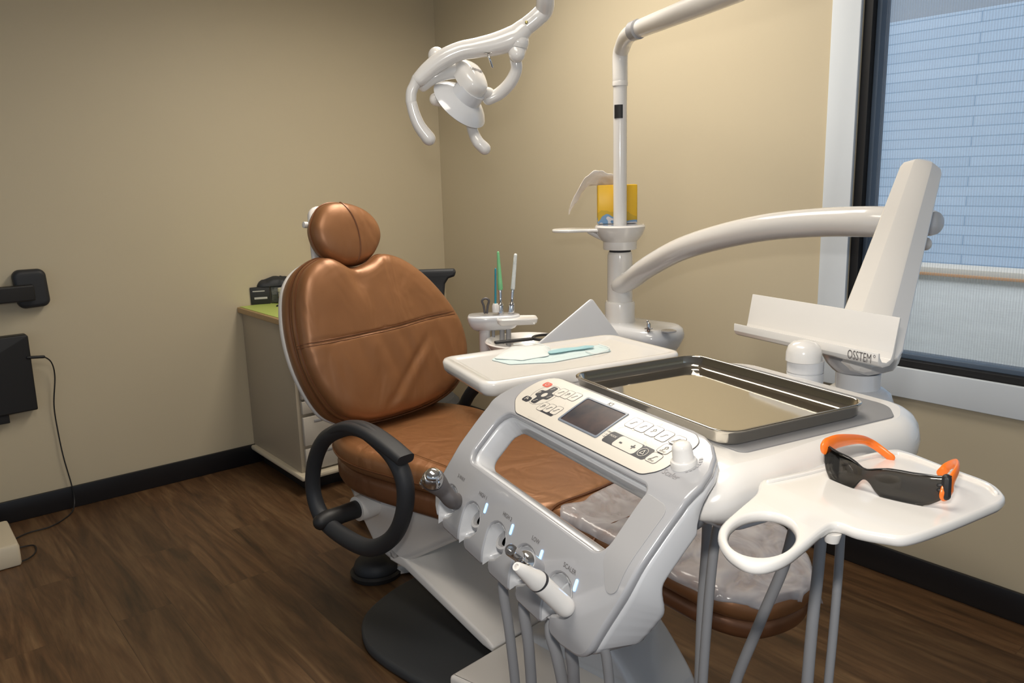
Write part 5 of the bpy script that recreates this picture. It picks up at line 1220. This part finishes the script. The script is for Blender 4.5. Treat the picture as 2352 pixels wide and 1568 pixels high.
MB().tube(cbp, .0028, n=8, sub=8).build('wire', 'black', cable)
MB().tube([cbp[0]-Vector((.01, 0, 0)), cbp[2]], .0065, n=10, sub=1).build('plug', 'black', cable)
MB().tube([P(22, 1205, z=.05), P(24, 1230, z=.02), P(12, 1246, z=.005)], .0028, n=8).build('wire', 'black', cable)
c0 = P(17, 1192, z=.09)
o = MB().box(c0.x-.40, c0.x, c0.y-.30, c0.y, .0, .09, .012).build('white_box', 'cabedge', root=Vector((c0.x-.2, c0.y-.15, 0))); tag(o, 'low cream box on the floor at the left edge below the computer', 'box')
# ================================================================== stool behind the chair
sd = 3.45
q0, q1 = P(955, 625, d=sd), P(1046, 624, d=sd); rr1 = (ROT @ Vector((1, 0, 0))); rr1.z = 0; rr1.normalize(); rb1 = Vector((-rr1.y, rr1.x, 0))
stool = thing('assistant_stool', 'black stool with a T-shaped backrest behind the dental chair', 'stool', Vector((q0.x, q0.y, 0))-rb1*.05)
fO = lambda x, y, h: Vector((q1.x, q1.y, q1.z))+rr1*x+Vector((0, 0, y))+rb1*h
ow = [Vector(p) for p in ((-.36, -.022), (-.36, .012), (-.005, .014), (.002, 0), (-.004, -.018), (-.030, -.026), (-.046, -.05), (-.052, -.10), (-.055, -.22), (-.07, -.25), (-.28, -.25), (-.30, -.20), (-.30, -.08), (-.32, -.03))]
MB().slab(rounded(ow, .008, 3), fO, -.02, .02, .010).build('stool_back', 'blackm', stool)
zs = .52; sc_ = Vector((q1.x, q1.y, 0))-rr1*.18-rb1*.20
MB().tube([fO(-.17, -.22, .01), fO(-.17, -.32, .03), Vector((sc_.x, sc_.y, zs-.05))+rb1*.12], .016, n=12).build('back_stem', 'black', stool)
MB().lathe([(.16, -.05), (.185, -.04), (.19, -.01), (.17, .01), (.001, .015)], Vector((sc_.x, sc_.y, zs)), n=36).build('seat', 'blackm', stool)
MB().lathe([(.03, .10), (.03, .30), (.02, .31), (.02, zs-.05)], Vector((sc_.x, sc_.y, 0)), n=20).build('post', 'chrome', stool)
m = MB()
for i in range(5):
    a = i*2*PI/5; m.tube([Vector((sc_.x, sc_.y, .11)), Vector((sc_.x+.24*math.cos(a), sc_.y+.24*math.sin(a), .07))], [.02, .014], n=10, sub=1)
m.build('star_base', 'black', stool)
for i in range(5):
    a = i*2*PI/5; c = Vector((sc_.x+.24*math.cos(a), sc_.y+.24*math.sin(a), .027)); MB().lathe([(.020, -.014), (.026, -.008), (.026, .008), (.020, .014)], c, (math.sin(a), -math.cos(a), 0), 16).build('castor', 'black', stool)
